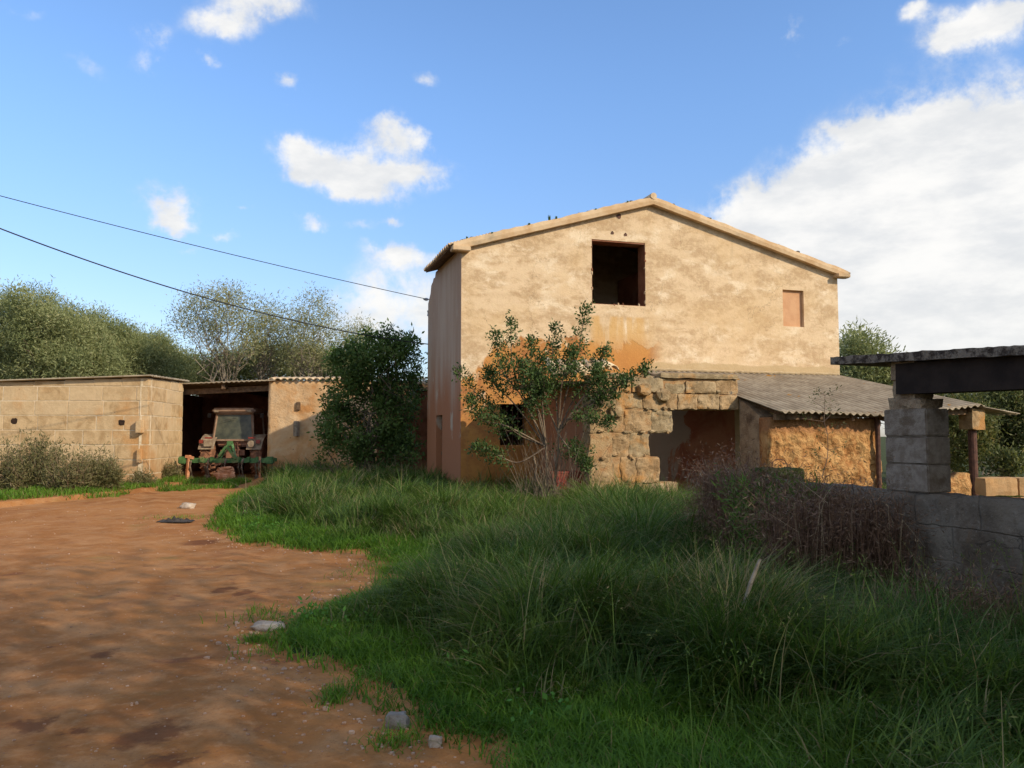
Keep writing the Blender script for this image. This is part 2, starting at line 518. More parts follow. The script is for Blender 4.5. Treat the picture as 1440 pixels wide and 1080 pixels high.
M['tine'] = two_tone('worn_tine', (.10, .075, .05), (.24, .17, .11), 8, .4)
M['tred'] = two_tone('dusty_red_paint', (.20, .085, .045), (.30, .15, .09), 5, .2, .6, spec=.3)
M['tbeige'] = two_tone('dusty_cab_paint', (.22, .125, .075), (.32, .21, .14), 4, .2, .6, spec=.3)
M['twhite'] = two_tone('worn_white_paint', (.22, .15, .10), (.38, .30, .20), 6, .2, .6, spec=.3)
M['green'] = two_tone('green_paint', (.045, .115, .035), (.09, .19, .06), 6, .3, .55, c=(.22, .2, .08), spec=.3)
M['rock'] = two_tone('pale_rock', (.36, .27, .19), (.54, .45, .35), 6, .8, bd=.03)
M['rock_grey'] = two_tone('grey_rock', (.24, .19, .14), (.36, .30, .24), 8, .8, bd=.02)
M['rock_orange'] = two_tone('orange_rock', (.50, .19, .08), (.66, .33, .18), 5, .8, bd=.04)
M['black'] = two_tone('dark_cloth', (.03, .024, .02), (.065, .055, .046), 9, .5)
M['hole_shade'] = two_tone('painted_hole_shade', (.02, .012, .008), (.045, .025, .015), 9, .3)  # shade inside the wall holes, painted as dark brown
M['cable'] = two_tone('black_cable', (.02, .02, .022), (.04, .04, .04), 5, .1, .5)
M['ceram'] = two_tone('insulator', (.2, .22, .25), (.35, .36, .38), 5, .1, .3)
M['bark'] = two_tone('bark', (.10, .075, .05), (.20, .155, .11), 10, .8, bd=.02)
M['bark_pale'] = two_tone('pale_bark', (.26, .21, .15), (.38, .32, .24), 10, .7, bd=.02)
M['bark_shrub'] = two_tone('shrub_bark', (.09, .06, .04), (.24, .18, .12), 2, .6)
M['bark_grey'] = two_tone('grey_bark', (.17, .135, .095), (.27, .22, .16), 8, .5)
M['deadwood'] = two_tone('dead_stems', (.17, .10, .065), (.29, .20, .13), 10, .3)
M['glass'] = two_tone('dusty_glass', (.035, .045, .035), (.09, .095, .065), 3, .05, .35, spec=.5)
M['lens_red'] = two_tone('red_lens', (.22, .03, .02), (.3, .05, .035), 5, .1, .3, spec=.5)
M['l_olive'] = leaf_mat('olive_leaves', (.125, .155, .055), (.31, .33, .145), (.40, .37, .19))
M['l_sparse'] = leaf_mat('sparse_leaves', (.17, .18, .075), (.33, .32, .15), (.42, .36, .19))
M['l_dark'] = leaf_mat('dark_leaves', (.035, .070, .016), (.105, .17, .04), (.19, .22, .07))
M['l_lent'] = leaf_mat('glossy_leaves', (.03, .062, .015), (.075, .12, .03), (.15, .17, .055), .25)
M['l_scrub'] = leaf_mat('scrub_leaves', (.055, .075, .02), (.14, .15, .05), (.26, .21, .08))
M['l_weed'] = leaf_mat('weed_leaves', (.09, .10, .03), (.22, .19, .085), (.36, .27, .15))
M['l_fresh'] = leaf_mat('fresh_leaves', (.05, .15, .02), (.10, .24, .035))
M['grass'] = leaf_mat('grass_blades', (.05, .125, .010), (.14, .26, .024), (.27, .22, .08), .45)
M['grass_tall'] = leaf_mat('tall_grass_blades', (.045, .095, .012), (.14, .215, .038), (.30, .24, .12), .4)
M['dry'] = leaf_mat('dry_stalks', (.10, .05, .03), (.24, .14, .085), (.42, .31, .19), .15)


# ------------------------------------------------------------------ object helpers
def link(o, parent=None):
    COL.objects.link(o)
    if parent: o.parent = parent
    return o


def thing(name, label, cat, loc=(0, 0, 0), rz=0.0, group=None):
    o = bpy.data.objects.new(name, None)
    o.empty_display_size = .3
    link(o)
    o.location = loc
    o.rotation_euler = (0, 0, rz)
    o['label'] = label
    o['category'] = cat
    if group: o['group'] = group
    return o


def tag(o, label=None, cat=None, group=None, kind=None):
    if label: o['label'] = label
    if cat: o['category'] = cat
    if group: o['group'] = group
    if kind: o['kind'] = kind
    return o


def mesh(name, V, F, mat, parent=None, tint=None, smooth=False, world_pts=True):
    """V,F arrays.  With a parent, V is given in the parent's local frame unless world_pts (then the parent's location is subtracted)."""
    me = bpy.data.meshes.new(name)
    V = np.asarray(V, dtype=np.float64).reshape(-1, 3)
    if parent is not None and world_pts:
        V = V - np.array(parent.location)
    if isinstance(F, np.ndarray):
        k = F.shape[1]
        me.vertices.add(len(V))
        me.vertices.foreach_set('co', V.astype(np.float32).ravel())
        me.loops.add(F.size)
        me.loops.foreach_set('vertex_index', F.astype(np.int32).ravel())
        me.polygons.add(len(F))
        me.polygons.foreach_set('loop_start', np.arange(len(F), dtype=np.int32) * k)
        me.polygons.foreach_set('loop_total', np.full(len(F), k, dtype=np.int32))
        me.update(calc_edges=True)
    else:
        me.from_pydata([tuple(v) for v in V], [], F)
        me.update()
    if tint is not None:
        a = me.attributes.new('tint', 'FLOAT', 'POINT')
        a.data.foreach_set('value', np.asarray(tint, dtype=np.float32))
    me.materials.append(mat)
    if smooth:
        me.polygons.foreach_set('use_smooth', np.ones(len(me.polygons), dtype=bool))
    o = bpy.data.objects.new(name, me)
    return link(o, parent)


class MB:
    """collects shapes for ONE mesh"""
    def __init__(s):
        s.V, s.F, s.T, s.n = [], [], [], 0

    def add(s, V, F, tint=.5):
        V = np.asarray(V, float).reshape(-1, 3)
        s.V.append(V)
        s.F += [tuple(int(i) + s.n for i in f) for f in F]
        s.T.append(np.full(len(V), tint))
        s.n += len(V)

    def box(s, c, d, rot=None, tint=.5):
        h = np.array(d) / 2
        v = np.array([[a, b, e] for a in (-1, 1) for b in (-1, 1) for e in (-1, 1)]) * h
        if rot is not None: v = v @ np.array(rot).T
        s.add(v + np.array(c), [(0, 1, 3, 2), (4, 6, 7, 5), (0, 4, 5, 1), (2, 3, 7, 6), (0, 2, 6, 4), (1, 5, 7, 3)], tint)

    def bevbox(s, c, d, b=.02, rz=0.0, tint=.5, rot=None):
        h = np.array(d) / 2
        bm = bmesh.new()
        bmesh.ops.create_cube(bm, size=1)
        for v in bm.verts: v.co = Vector((v.co.x * d[0], v.co.y * d[1], v.co.z * d[2]))
        bmesh.ops.bevel(bm, geom=list(bm.edges), offset=b, segments=2, affect='EDGES')
        bm.verts.index_update()
        V = np.array([v.co[:] for v in bm.verts])
        F = [[v.index for v in f.verts] for f in bm.faces]
        bm.free()
        if rot is not None:
            V = V @ np.array(rot).T
        if rz:
            cc, ss = math.cos(rz), math.sin(rz)
            V = V @ np.array([[cc, -ss, 0], [ss, cc, 0], [0, 0, 1]]).T
        s.add(V + np.array(c), F, tint)

    def bar(s, a, b, wx, wz=None):
        a, b = Vector(a), Vector(b)
        wz = wz or wx
        d = b - a
        q = d.to_track_quat('X', 'Z').to_matrix()
        s.box((a + b) / 2, (d.length, wx, wz), q)

    def tube(s, pts, rad, k=6, cap=True, tint=.5):
        V, F = tube_arrays(pts, rad, k)
        if cap:
            F = F + [tuple(range(k))[::-1], tuple(range(len(V) - k, len(V)))]
        s.add(V, F, tint)

    def cyl(s, a, b, r, k=12, r2=None):
        s.tube([a, b], [r, r2 if r2 is not None else r], k)

    def rock(s, c, d, seed=0, n=3, amp=.25, rz=0, tint=.5, freq=1.6):
        bm = bmesh.new()
        bmesh.ops.create_icosphere(bm, subdivisions=n, radius=1)
        bm.verts.index_update()
        V = []
        for v in bm.verts:
            p = v.co.normalized()
            q = Vector([math.copysign(abs(a) ** .65, a) for a in p])
            q *= 1 + amp * mnoise.noise(p * freq + Vector((seed * 3.1, seed, 0))) + amp * .4 * mnoise.noise(p * freq * 3 + Vector((seed, 0, 7)))
            V.append((q.x * d[0] / 2, q.y * d[1] / 2, q.z * d[2] / 2))
        F = [[v.index for v in f.verts] for f in bm.faces]
        bm.free()
        V = np.array(V)
        cc, ss = math.cos(rz), math.sin(rz)
        V = V @ np.array([[cc, -ss, 0], [ss, cc, 0], [0, 0, 1]]).T
        s.add(V + np.array(c), F, tint)

    def stone(s, x0, x1, y0, y1, z0, z1, seed, rough=.02, nx=None, tint=None, seg=.09):
        """roughly squared stone block, subdivided and worn"""
        nx = max(2, int((x1 - x0) / seg)); ny = max(2, int((y1 - y0) / (seg * 1.5))); nz = max(2, int((z1 - z0) / seg))
        idx, V = {}, []
        c = Vector(((x0 + x1) / 2, (y0 + y1) / 2, (z0 + z1) / 2))
        hx, hy, hz = (x1 - x0) / 2, (y1 - y0) / 2, (z1 - z0) / 2
        r = min(.035, hx * .5, hz * .5)

        def vid(i, j, k):
            key = (i, j, k)
            if key in idx: return idx[key]
            q = Vector((-hx + 2 * hx * i / nx, -hy + 2 * hy * j / ny, -hz + 2 * hz * k / nz))
            inner = Vector((max(-hx + r, min(hx - r, q.x)), max(-hy + r, min(hy - r, q.y)), max(-hz + r, min(hz - r, q.z))))
            dd = q - inner
            if dd.length > r: dd = dd.normalized() * r
            q = inner + dd + c
            nv = mnoise.noise_vector(q * 3.2 + Vector((seed, 0, 0))) * rough + mnoise.noise_vector(q * 9 + Vector((0, seed, 0))) * rough * .5 + mnoise.noise_vector(q * 23 + Vector((3, seed, 0))) * rough * .28
            idx[key] = len(V)
            V.append(q + nv)
            return idx[key]
        F = []
        for i in range(nx):
            for k in range(nz):
                F.append((vid(i, 0, k), vid(i + 1, 0, k), vid(i + 1, 0, k + 1), vid(i, 0, k + 1)))
                F.append((vid(i, ny, k), vid(i, ny, k + 1), vid(i + 1, ny, k + 1), vid(i + 1, ny, k)))
        for i in range(nx):
            for j in range(ny):
                F.append((vid(i, j, 0), vid(i, j + 1, 0), vid(i + 1, j + 1, 0), vid(i + 1, j, 0)))
                F.append((vid(i, j, nz), vid(i + 1, j, nz), vid(i + 1, j + 1, nz), vid(i, j + 1, nz)))
        for j in range(ny):
            for k in range(nz):
                F.append((vid(0, j, k), vid(0, j, k + 1), vid(0, j + 1, k + 1), vid(0, j + 1, k)))
                F.append((vid(nx, j, k), vid(nx, j + 1, k), vid(nx, j + 1, k + 1), vid(nx, j, k + 1)))
        s.add(V, F, tint if tint is not None else random.random())

    def build(s, name, mat, parent=None, smooth=False, world_pts=True, tint=True):
        return mesh(name, np.concatenate(s.V), s.F, mat, parent, np.concatenate(s.T) if tint else None, smooth, world_pts)


def tube_arrays(pts, rad, k=6):
    P = [Vector(p) for p in pts]
    V, F = [], []
    ref = Vector((.31, .22, 1)).normalized()
    for i, p in enumerate(P):
        d = (P[min(i + 1, len(P) - 1)] - P[max(i - 1, 0)])
        if d.length < 1e-9: d = Vector((0, 0, 1))
        d.normalize()
        r0 = ref if abs(d.dot(ref)) < .92 else Vector((1, 0, .1)).normalized()
        a = d.cross(r0).normalized()
        b = d.cross(a)
        r = rad[i] if hasattr(rad, '__len__') else rad
        for j in range(k):
            t = 2 * math.pi * j / k
            V.append(p + (a * math.cos(t) + b * math.sin(t)) * r)
    for i in range(len(P) - 1):
        for j in range(k):
            j2 = (j + 1) % k
            F.append((i * k + j, i * k + j2, (i + 1) * k + j2, (i + 1) * k + j))
    return V, F


def panel(x0, x1, z0, top, holes, th, xs_extra=(), name='wall', jamb=True):
    """upright wall in a local x-z plane, front at y=0, back at y=th, with rectangular holes [(xa,xb,za,zb)]; top is a function of x"""
    xs = sorted(set([x0, x1] + [h[0] for h in holes] + [h[1] for h in holes] + list(xs_extra)))
    V, F = [], []

    def v(x, y, z):
        V.append((x, y, z)); return len(V) - 1

    def quad(a, b, c, d): F.append((v(*a), v(*b), v(*c), v(*d)))
    for a, b in zip(xs[:-1], xs[1:]):
        hs = sorted([h for h in holes if h[0] <= a + 1e-6 and h[1] >= b - 1e-6], key=lambda h: h[2])
        za, zb = z0, z0
        for h in hs:
            quad((a, 0, za), (b, 0, zb), (b, 0, h[2]), (a, 0, h[2]))
            quad((b, th, zb), (a, th, za), (a, th, h[2]), (b, th, h[2]))
            quad((a, 0, h[2]), (b, 0, h[2]), (b, th, h[2]), (a, th, h[2]))
            quad((a, 0, h[3]), (a, th, h[3]), (b, th, h[3]), (b, 0, h[3]))
            za = zb = h[3]
        quad((a, 0, za), (b, 0, zb), (b, 0, top(b)), (a, 0, top(a)))
        quad((b, th, zb), (a, th, za), (a, th, top(a)), (b, th, top(b)))
        quad((a, 0, top(a)), (b, 0, top(b)), (b, th, top(b)), (a, th, top(a)))
    for h in holes:
        quad((h[0], 0, h[2]), (h[0], th, h[2]), (h[0], th, h[3]), (h[0], 0, h[3]))
        quad((h[1], 0, h[2]), (h[1], 0, h[3]), (h[1], th, h[3]), (h[1], th, h[2]))
    quad((x0, 0, z0), (x0, 0, top(x0)), (x0, th, top(x0)), (x0, th, z0))
    quad((x1, 0, z0), (x1, th, z0), (x1, th, top(x1)), (x1, 0, top(x1)))
    return V, F


def xf(V, origin, ang):
    c, s = math.cos(ang), math.sin(ang)
    return [(origin[0] + c * x - s * y, origin[1] + s * x + c * y, origin[2] + z) for x, y, z in V]


# ------------------------------------------------------------------ ground
ROAD = [gnd(*p) for p in [(-400, 1079), (-400, 712), (0, 712), (120, 702), (200, 692), (252, 684), (262, 675)]]
ROAD = [(p.x, p.y) for p in ROAD]
ROAD += [(-12.6, 28.5), (-12.2, 30.8), (-8.9, 30.8), (-8.9, 28.0)]
# right border of the track: the edge of the grass, seen from garage to the camera
EDGE = [gnd(*p) for p in [(362, 684), (318, 702), (300, 722), (287, 742), (330, 765), (420, 776), (512, 781), (532, 800), (522, 828), (455, 852), (385, 880),
                          (366, 905), (400, 930), (452, 955), (498, 990), (560, 1035), (660, 1075)]]
EDGE = [(p.x, p.y) for p in EDGE]
ROAD += EDGE + [(.35, 3.0), (.8, 1.5), (1.2, -3), (-14, -3)]
ROADA = np.array(ROAD)


def inside(px, py, poly):
    px = np.asarray(px, float); py = np.asarray(py, float)
    res = np.zeros(px.shape, bool)
    n = len(poly)
    j = n - 1
    for i in range(n):
        xi, yi = poly[i]; xj, yj = poly[j]
        if yi != yj:
            cond = ((yi > py) != (yj > py)) & (px < (xj - xi) * (py - yi) / (yj - yi) + xi)
            res ^= cond
        j = i
    return res


def edge_dist(px, py, line):
    px = np.asarray(px, float); py = np.asarray(py, float)
    best = np.full(px.shape, 1e9)
    for (ax, ay), (bx, by) in zip(line[:-1], line[1:]):
        vx, vy = bx - ax, by - ay
        t = np.clip(((px - ax) * vx + (py - ay) * vy) / (vx * vx + vy * vy + 1e-12), 0, 1)
        best = np.minimum(best, np.hypot(px - ax - t * vx, py - ay - t * vy))
    return best


def vnoise(x, y, sc, seed=0):
    """smooth value noise, vectorised"""
    x = np.asarray(x) * sc + seed * 17.3; y = np.asarray(y) * sc + seed * 9.7
    xi, yi = np.floor(x).astype(int), np.floor(y).astype(int)
    fx, fy = x - xi, y - yi
    fx = fx * fx * (3 - 2 * fx); fy = fy * fy * (3 - 2 * fy)

    def h(a, b):
        n = (a * 374761393 + b * 668265263 + seed * 1442695) & 0x7fffffff
        n = ((n ^ (n >> 13)) * 1274126177) & 0x7fffffff
        return ((n ^ (n >> 16)) & 0xffff) / 65535.0
    return (h(xi, yi) * (1 - fx) + h(xi + 1, yi) * fx) * (1 - fy) + (h(xi, yi + 1) * (1 - fx) + h(xi + 1, yi + 1) * fx) * fy


RUT = [(-1.6, 2.5), (-3.2, 8), (-6.0, 15), (-8.7, 21), (-10.4, 28.5)]


def hgt(x, y):
    x = np.asarray(x, float); y = np.asarray(y, float)
    r = inside(x, y, ROAD)
    d = edge_dist(x, y, EDGE)
    bank = np.where(r, 0, np.clip(d, 0, 1.2) / 1.2 * .10)
    rd = edge_dist(x, y, RUT)
    rut = -.018 * np.exp(-((rd - .9) / .17) ** 2) + .015 * np.exp(-((rd - 1.2) / .12) ** 2) + .015 * np.exp(-((rd - .6) / .15) ** 2)
    rut = rut * (.4 + .9 * vnoise(x, y, .6, 14))
    return rut + (vnoise(x, y, .35, 1) - .5) * .07 + (vnoise(x, y, 1.3, 2) - .5) * .018 + (vnoise(x, y, 5, 3) - .5) * .007 + bank + (vnoise(x, y, 12, 8) - .5) * .004


gx = np.arange(-24, 18.01, .125); gy = np.arange(-3, 33.01, .125)
GX, GY = np.meshgrid(gx, gy)
GZ = hgt(GX, GY)
gv = np.stack([GX, GY, GZ], -1).reshape(-1, 3)
nxg, nyg = len(gx), len(gy)
ii, jj = np.meshgrid(np.arange(nxg - 1), np.arange(nyg - 1))
a = (jj * nxg + ii).ravel()
gf = np.stack([a, a + 1, a + 1 + nxg, a + nxg], -1)
cx = GX[:-1, :-1].ravel() + .06; cy = GY[:-1, :-1].ravel() + .06
wobx = (vnoise(cx, cy, 1.6, 5) - .5) * .5; woby = (vnoise(cx, cy, 1.6, 6) - .5) * .5
on_road = inside(cx, cy, ROAD) | (edge_dist(cx, cy, ROAD) < np.where(cy < 8, .22, .45) + (vnoise(cx, cy, 1.6, 5) - .5) * .3) | ((cx < -8.5) & (cy > 16.5))


def sub(gf, sel):
    f = gf[sel]
    u, inv = np.unique(f, return_inverse=True)
    return gv[u], inv.reshape(f.shape)


v_, f_ = sub(gf, on_road)
tag(mesh('dirt_track', v_, f_, M['soil'], smooth=True), kind='structure')
v_, f_ = sub(gf, ~on_road)
tag(mesh('ground', v_, f_, M['turf'], smooth=True), kind='structure')
# the land beyond, one sheet out to the horizon
far = []
rings = [(-24, -3, 18, 33), (-60, -40, 60, 80), (-900, -900, 900, 1200)]
zz = [-.03, -.15, -.6]
for (x0, y0, x1, y1), z in zip(rings, zz):
    far += [(x0, y0, z), (x1, y0, z), (x1, y1, z), (x0, y1, z)]
ff = []
for r in range(2):
    for k in range(4):
        ff.append((r * 4 + k, r * 4 + 4 + k, r * 4 + 4 + (k + 1) % 4, r * 4 + (k + 1) % 4))
tag(mesh('terrain', far, ff, M['turf']), kind='structure')

# ------------------------------------------------------------------ farmhouse
AL = R(17)
A0 = (-1.25, 19.5, 0)
HX = Vector((math.cos(AL), math.sin(AL), 0)); HY = Vector((-math.sin(AL), math.cos(AL), 0))


def hp(px, py, L=0.0):
    """local (x, z) of the house frame for a pixel on the plane L metres in front of the facade"""
    d = pixdir(px, py)
    o = Vector((0, 0, EYE)) - Vector(A0)
    t = (-L - o.dot(HY)) / d.dot(HY)
    p = o + d * t
    return p.dot(HX), p.z


W, DEP, EAVE = 11.13, 4.3, 6.27
RX = 5.2


def roofz(x): return 7.93 - (.297 * (RX - x) if x < RX else .264 * (x - RX))


def gable(x): return roofz(x) - .14


house = thing('farmhouse', 'tall two-storey farmhouse with patchy ochre gable wall and a big dark upper opening', 'house', A0, AL)
xa, za = hp(832, 336); xb, zb = hp(908, 432)
win_hi = (xa, xb, zb + .02, za)
xa2, za2 = hp(1100.5, 407); xb2, zb2 = hp(1131, 460)
win_bl = (xa2, xb2, zb2, za2)
xa3, za3 = hp(703, 568); xb3, zb3 = hp(742, 626)
win_lo = (xa3, xb3, zb3, za3)
rnd = random.Random(3)
V, F = panel(0, W, -.2, gable, [win_hi, win_bl, win_lo], .42, (RX,))
front = mesh('front_wall', V, F, M['facade'], house, world_pts=False)
# blind window infill, set back in its recess
mb = MB(); mb.box(((xa2 + xb2) / 2, .09 + .1, (za2 + zb2) / 2), (xb2 - xa2 - .004, .2, za2 - zb2 - .004))
mb.build('blind_window', M['blind'], house, world_pts=False)
# reveals of the big opening in red-brown render, dark to stand for their shade, and a few ragged lips
for (c_, d_) in [((win_hi[1] - .006, .215, (win_hi[2] + win_hi[3]) / 2), (.012, .40, win_hi[3] - win_hi[2] - .002)), ((win_hi[0] + .006, .215, (win_hi[2] + win_hi[3]) / 2), (.012, .40, win_hi[3] - win_hi[2] - .002)),
                 (((win_hi[0] + win_hi[1]) / 2, .215, win_hi[3] - .02), (win_hi[1] - win_hi[0] - .03, .40, .04)), (((win_hi[0] + win_hi[1]) / 2, .215, win_hi[2] + .006), (win_hi[1] - win_hi[0] - .03, .40, .012))]:
    mb = MB(); mb.box(c_, d_); mb.build('window_reveal', M['inner'], house, world_pts=False)
for i in range(14):
    t = rnd.random()
    side = 'lrb'[i % 3]
    if side == 'l': c = (win_hi[0], .03, win_hi[2] + t * (win_hi[3] - win_hi[2]))
    elif side == 'r': c = (win_hi[1], .03, win_hi[2] + t * (win_hi[3] - win_hi[2]))
    else: c = (win_hi[0] + (.4 + .6 * t) * (win_hi[1] - win_hi[0]), .04, win_hi[2])
    mb = MB(); mb.rock(c, (rnd.uniform(.03, .06), .09, rnd.uniform(.05, .14)), i, 2)
    mb.build('plaster_chip', M['facade'] if i % 2 else M['inner'], house, world_pts=False)
# round vent under the ridge and two socket holes: flat discs, the holes' shade put into their colour
for (hx_, hz_, rr) in [(*hp(870, 304), .055), (*hp(861, 327.5), .035), (*hp(879.5, 330), .035)]:
    mb = MB()
    k = 14
    pts = []
    Vv, Ff = [], []
    for j in range(k):
        t = 2 * math.pi * j / k
        q = 1 + .15 * math.sin(3 * t + rr * 90)
        Vv += [(hx_ + rr * 1.25 * q * math.cos(t), -.012, hz_ + rr * 1.25 * q * math.sin(t)), (hx_ + rr * .92 * math.cos(t), -.004, hz_ + rr * .92 * math.sin(t)),
               (hx_ + rr * .85 * math.cos(t), -.0035, hz_ + rr * .85 * math.sin(t))]
    for j in range(k):
        j2 = (j + 1) % k
        Ff += [(j * 3, j2 * 3, j2 * 3 + 1, j * 3 + 1), (j * 3 + 1, j2 * 3 + 1, j2 * 3 + 2, j * 3 + 2)]
    Ff.append(tuple(j * 3 + 2 for j in range(k)))
    mesh('painted_vent_hole', Vv, Ff, M['iron'], house, world_pts=False)
# lower window: rusty bars in front of the dark room
mb = MB()
for i in range(5):
    x = xa3 + (xb3 - xa3) * (i + .5) / 5
    mb.cyl((x, .12, zb3), (x, .12, za3), .009, 6)
for z in (.33, .66):
    mb.box(((xa3 + xb3) / 2, .12, zb3 + (za3 - zb3) * z), (xb3 - xa3, .008, .03))
mb.build('window_grille', M['iron'], house, world_pts=False)
# side walls; the left one has a narrow door and a crumbled far top corner
door_a, door_b = 2.18, 3.0


def sidetop(x):  # x measured from the back (0) to the front
    y = DEP - x
    pts = [(0, EAVE - .01), (3.2, EAVE - .01), (3.3, EAVE - .15), (3.5, EAVE - .13), (3.62, EAVE - .22), (3.85, EAVE - .28), (3.95, EAVE - .5), (4.3, EAVE - .75)]
    for (a_, za_), (b_, zb_) in zip(pts[:-1], pts[1:]):
        if a_ <= y <= b_: return za_ + (zb_ - za_) * (y - a_) / (b_ - a_)
    return EAVE


V, F = panel(0, DEP - .425, -.2, sidetop, [(DEP - door_b, DEP - door_a, 0.0, 2.15)], .4, [DEP - q for q in (3.2, 3.3, 3.5, 3.62, 3.85, 3.95)])
V = [(y, DEP - x, z) for x, y, z in V]
mesh('side_wall', V, F, M['side'], house, world_pts=False)
mb = MB(); mb.box((.2, (door_a + door_b) / 2, 1.07), (.06, door_b - door_a, 2.15))
for i in range(3):
    mb.box((.16, (door_a + door_b) / 2, .4 + i * .7), (.03, door_b - door_a - .04, .09))
dr = mb.build('door', M['wood'], house, world_pts=False)
# thin skin on the left end of the gable so that side shows red render
mb = MB(); mb.box((-.004, .21, 3.0), (.008, .425, 6.4)); mb.build('corner_render', M['side'], house, world_pts=False)
mb = MB()
mb.box((W - .2, DEP / 2 + .2, EAVE / 2 - .2), (.4, DEP - .43, EAVE - .1))
V, F = panel(.9, W - .42, -.2, lambda x: gable(x) + .02, [], .4, (RX,))
mb.add([(x, y + DEP - .4, z) for x, y, z in V], F)
mb.box((.65, DEP - .2, 2.6), (.49, .4, 5.6))
mb.build('rear_wall', M['facade'], house, world_pts=False)
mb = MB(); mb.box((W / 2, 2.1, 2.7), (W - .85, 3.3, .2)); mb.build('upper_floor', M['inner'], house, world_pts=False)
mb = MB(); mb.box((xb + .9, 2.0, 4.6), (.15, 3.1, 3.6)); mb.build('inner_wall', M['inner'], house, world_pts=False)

# roof: barrel-tile channels running down both slopes
OVH, VOV = .36, .17
wl = .215


def tile_slope(xa, xb, y0, y1, name, parent):
    nx = 26; ny = int((y1 - y0) / wl * 8)
    V, F = [], []
    for i in range(nx + 1):
        x = xa + (xb - xa) * i / nx
        for j in range(ny + 1):
            y = y0 + (y1 - y0) * j / ny
            s_ = math.sin(2 * math.pi * (y - y0) / wl)
            lap = -.02 * ((i % 2))
            V.append((x, y, roofz(x) + .045 * s_ + lap + .012 * math.sin(y * 3 + x * 2)))
    for i in range(nx):
        for j in range(ny):
            a = i * (ny + 1) + j
            F.append((a, a + 1, a + ny + 2, a + ny + 1))
    o = mesh(name, V, F, M['tile'], parent, world_pts=False)
    m = o.modifiers.new('thick', 'SOLIDIFY'); m.thickness = .025; m.offset = 0
    return o


tile_slope(-OVH, .7, -.12, 3.15, 'tiled_roof', house)
tile_slope(.701, RX - .01, -.12, DEP + .12, 'tiled_roof', house)
tile_slope(W + OVH, RX + .01, -.12, DEP + .12, 'tiled_roof', house)
# flat boards under the tiles
for xa_, xb_ in ((-OVH + .06, .7), (.7, RX), (RX, W + OVH - .06)):
    V = []
    for x in (xa_, xb_):
        for y in (-.08, 3.1 if xa_ < 0 else DEP + .1):
            for dz_ in (.03, -.04):
                V.append((x, y, roofz(x) - .05 + dz_))
    mesh('roof_boarding', V, [(0, 4, 6, 2), (1, 3, 7, 5), (0, 2, 3, 1), (4, 5, 7, 6), (0, 1, 5, 4), (2, 6, 7, 3)], M['wood'], house, world_pts=False)
# mortar verge along the gable
for sx, xe in ((-1, -OVH + .12), (1, W + OVH - .10)):
    n = 40
    V, F = [], []
    for i in range(n + 1):
        x = RX + (xe - RX) * i / n
        zt = roofz(x) + .02 + .012 * math.sin(x * 7) + .01 * mnoise.noise(Vector((x * 4, 0, 0)))
        zb_ = roofz(x) - .185 + .006 * mnoise.noise(Vector((x * 5, 3, 0)))
        for (y, z) in ((-VOV, zb_), (-VOV - .012, (zt + zb_) / 2), (-VOV + .01, zt), (.0 - .003, zt), (-.003, zb_)):
            V.append((x, y, z))
    for i in range(n):
        for k in range(5):
            a = i * 5 + k; b = i * 5 + (k + 1) % 5
            F.append((a, b, b + 5, a + 5))
    F.append((0, 1, 2, 3, 4)); F.append(tuple(n * 5 + k for k in (4, 3, 2, 1, 0)))
    mesh('verge', V, F, M['verge'], house, world_pts=False)
    mb = MB()
    if sx < 0: mb.bevbox((-.05, -VOV + .07, roofz(-.05) - .19), (.46, .30, .12), .015)
    else: mb.bevbox((W + .05, -VOV + .07, roofz(W + .05) - .18), (.42, .30, .11), .015)
    mb.build('corbel', M['verge'], house, world_pts=False)
# ridge cap and crumbs, moss tufts on the verge
mb = MB()
mb.tube([(RX, -VOV - .02, roofz(RX) + .03), (RX, DEP + .1, roofz(RX) + .03)], .09, 10)
mb.build('ridge_cap', M['tile'], house, world_pts=False)
for i in range(34):
    x = rnd.uniform(-.3, W + .3)
    s_ = rnd.uniform(.02, .06)
    mb = MB(); mb.rock((x, -VOV + .05 + rnd.random() * .1, roofz(x) + .035), (s_ * 2.2, s_ * 1.5, s_), i, 1)
    mb.build('mortar_lump', M['lichen'], house, world_pts=False)


# small tufts growing from the verge
def blades(n, cx, cy, cz, h, spread, wdt):
    V, F = [], []
    for i in range(n):
        t = random.uniform(0, 6.28)
        d = Vector((math.cos(t), math.sin(t), 0)) * spread * random.random()
        b = Vector((cx, cy, cz)) + Vector((random.uniform(-1, 1), random.uniform(-1, 1), 0)) * .02
        s_ = Vector((-math.sin(t), math.cos(t), 0)) * wdt
        k = len(V)
        V += [b - s_, b + s_, b + d * .5 + Vector((0, 0, h * .6)) + s_ * .7, b + d * .5 + Vector((0, 0, h * .6)) - s_ * .7, b + d + Vector((0, 0, h))]
        F += [(k, k + 1, k + 2, k + 3), (k + 3, k + 2, k + 4)]
    return V, F


for x, h in [(hp(770, 308)[0], .14), (hp(780, 305)[0], .07), (hp(655, 335)[0], .07), (hp(690, 330)[0], .04), (hp(880, 283)[0], .05), (hp(742, 315)[0], .05), (hp(835, 292)[0], .04)]:
    V, F = blades(14, x, -VOV + .04, roofz(x) + .02, h, h * .5, .012)
    mb = MB(); mb.add(V, F, .4)
    mb.build('roof_weed', M['l_dark'], house, world_pts=False)

# ------------------------------------------------------------------ ruined annex with stone front
LR = 3.2
annex = thing('ruined_annex', 'roofless ruined annex of big sandstone blocks with a stepped broken opening', 'ruin', A0, AL)
xl, _ = hp(829, 600, LR)
xr, _ = hp(1040, 600, LR)
ztop = 2.86
TH = .42
courses = [-.1, .57, 1.13, 1.66, 2.17, 2.52, ztop]
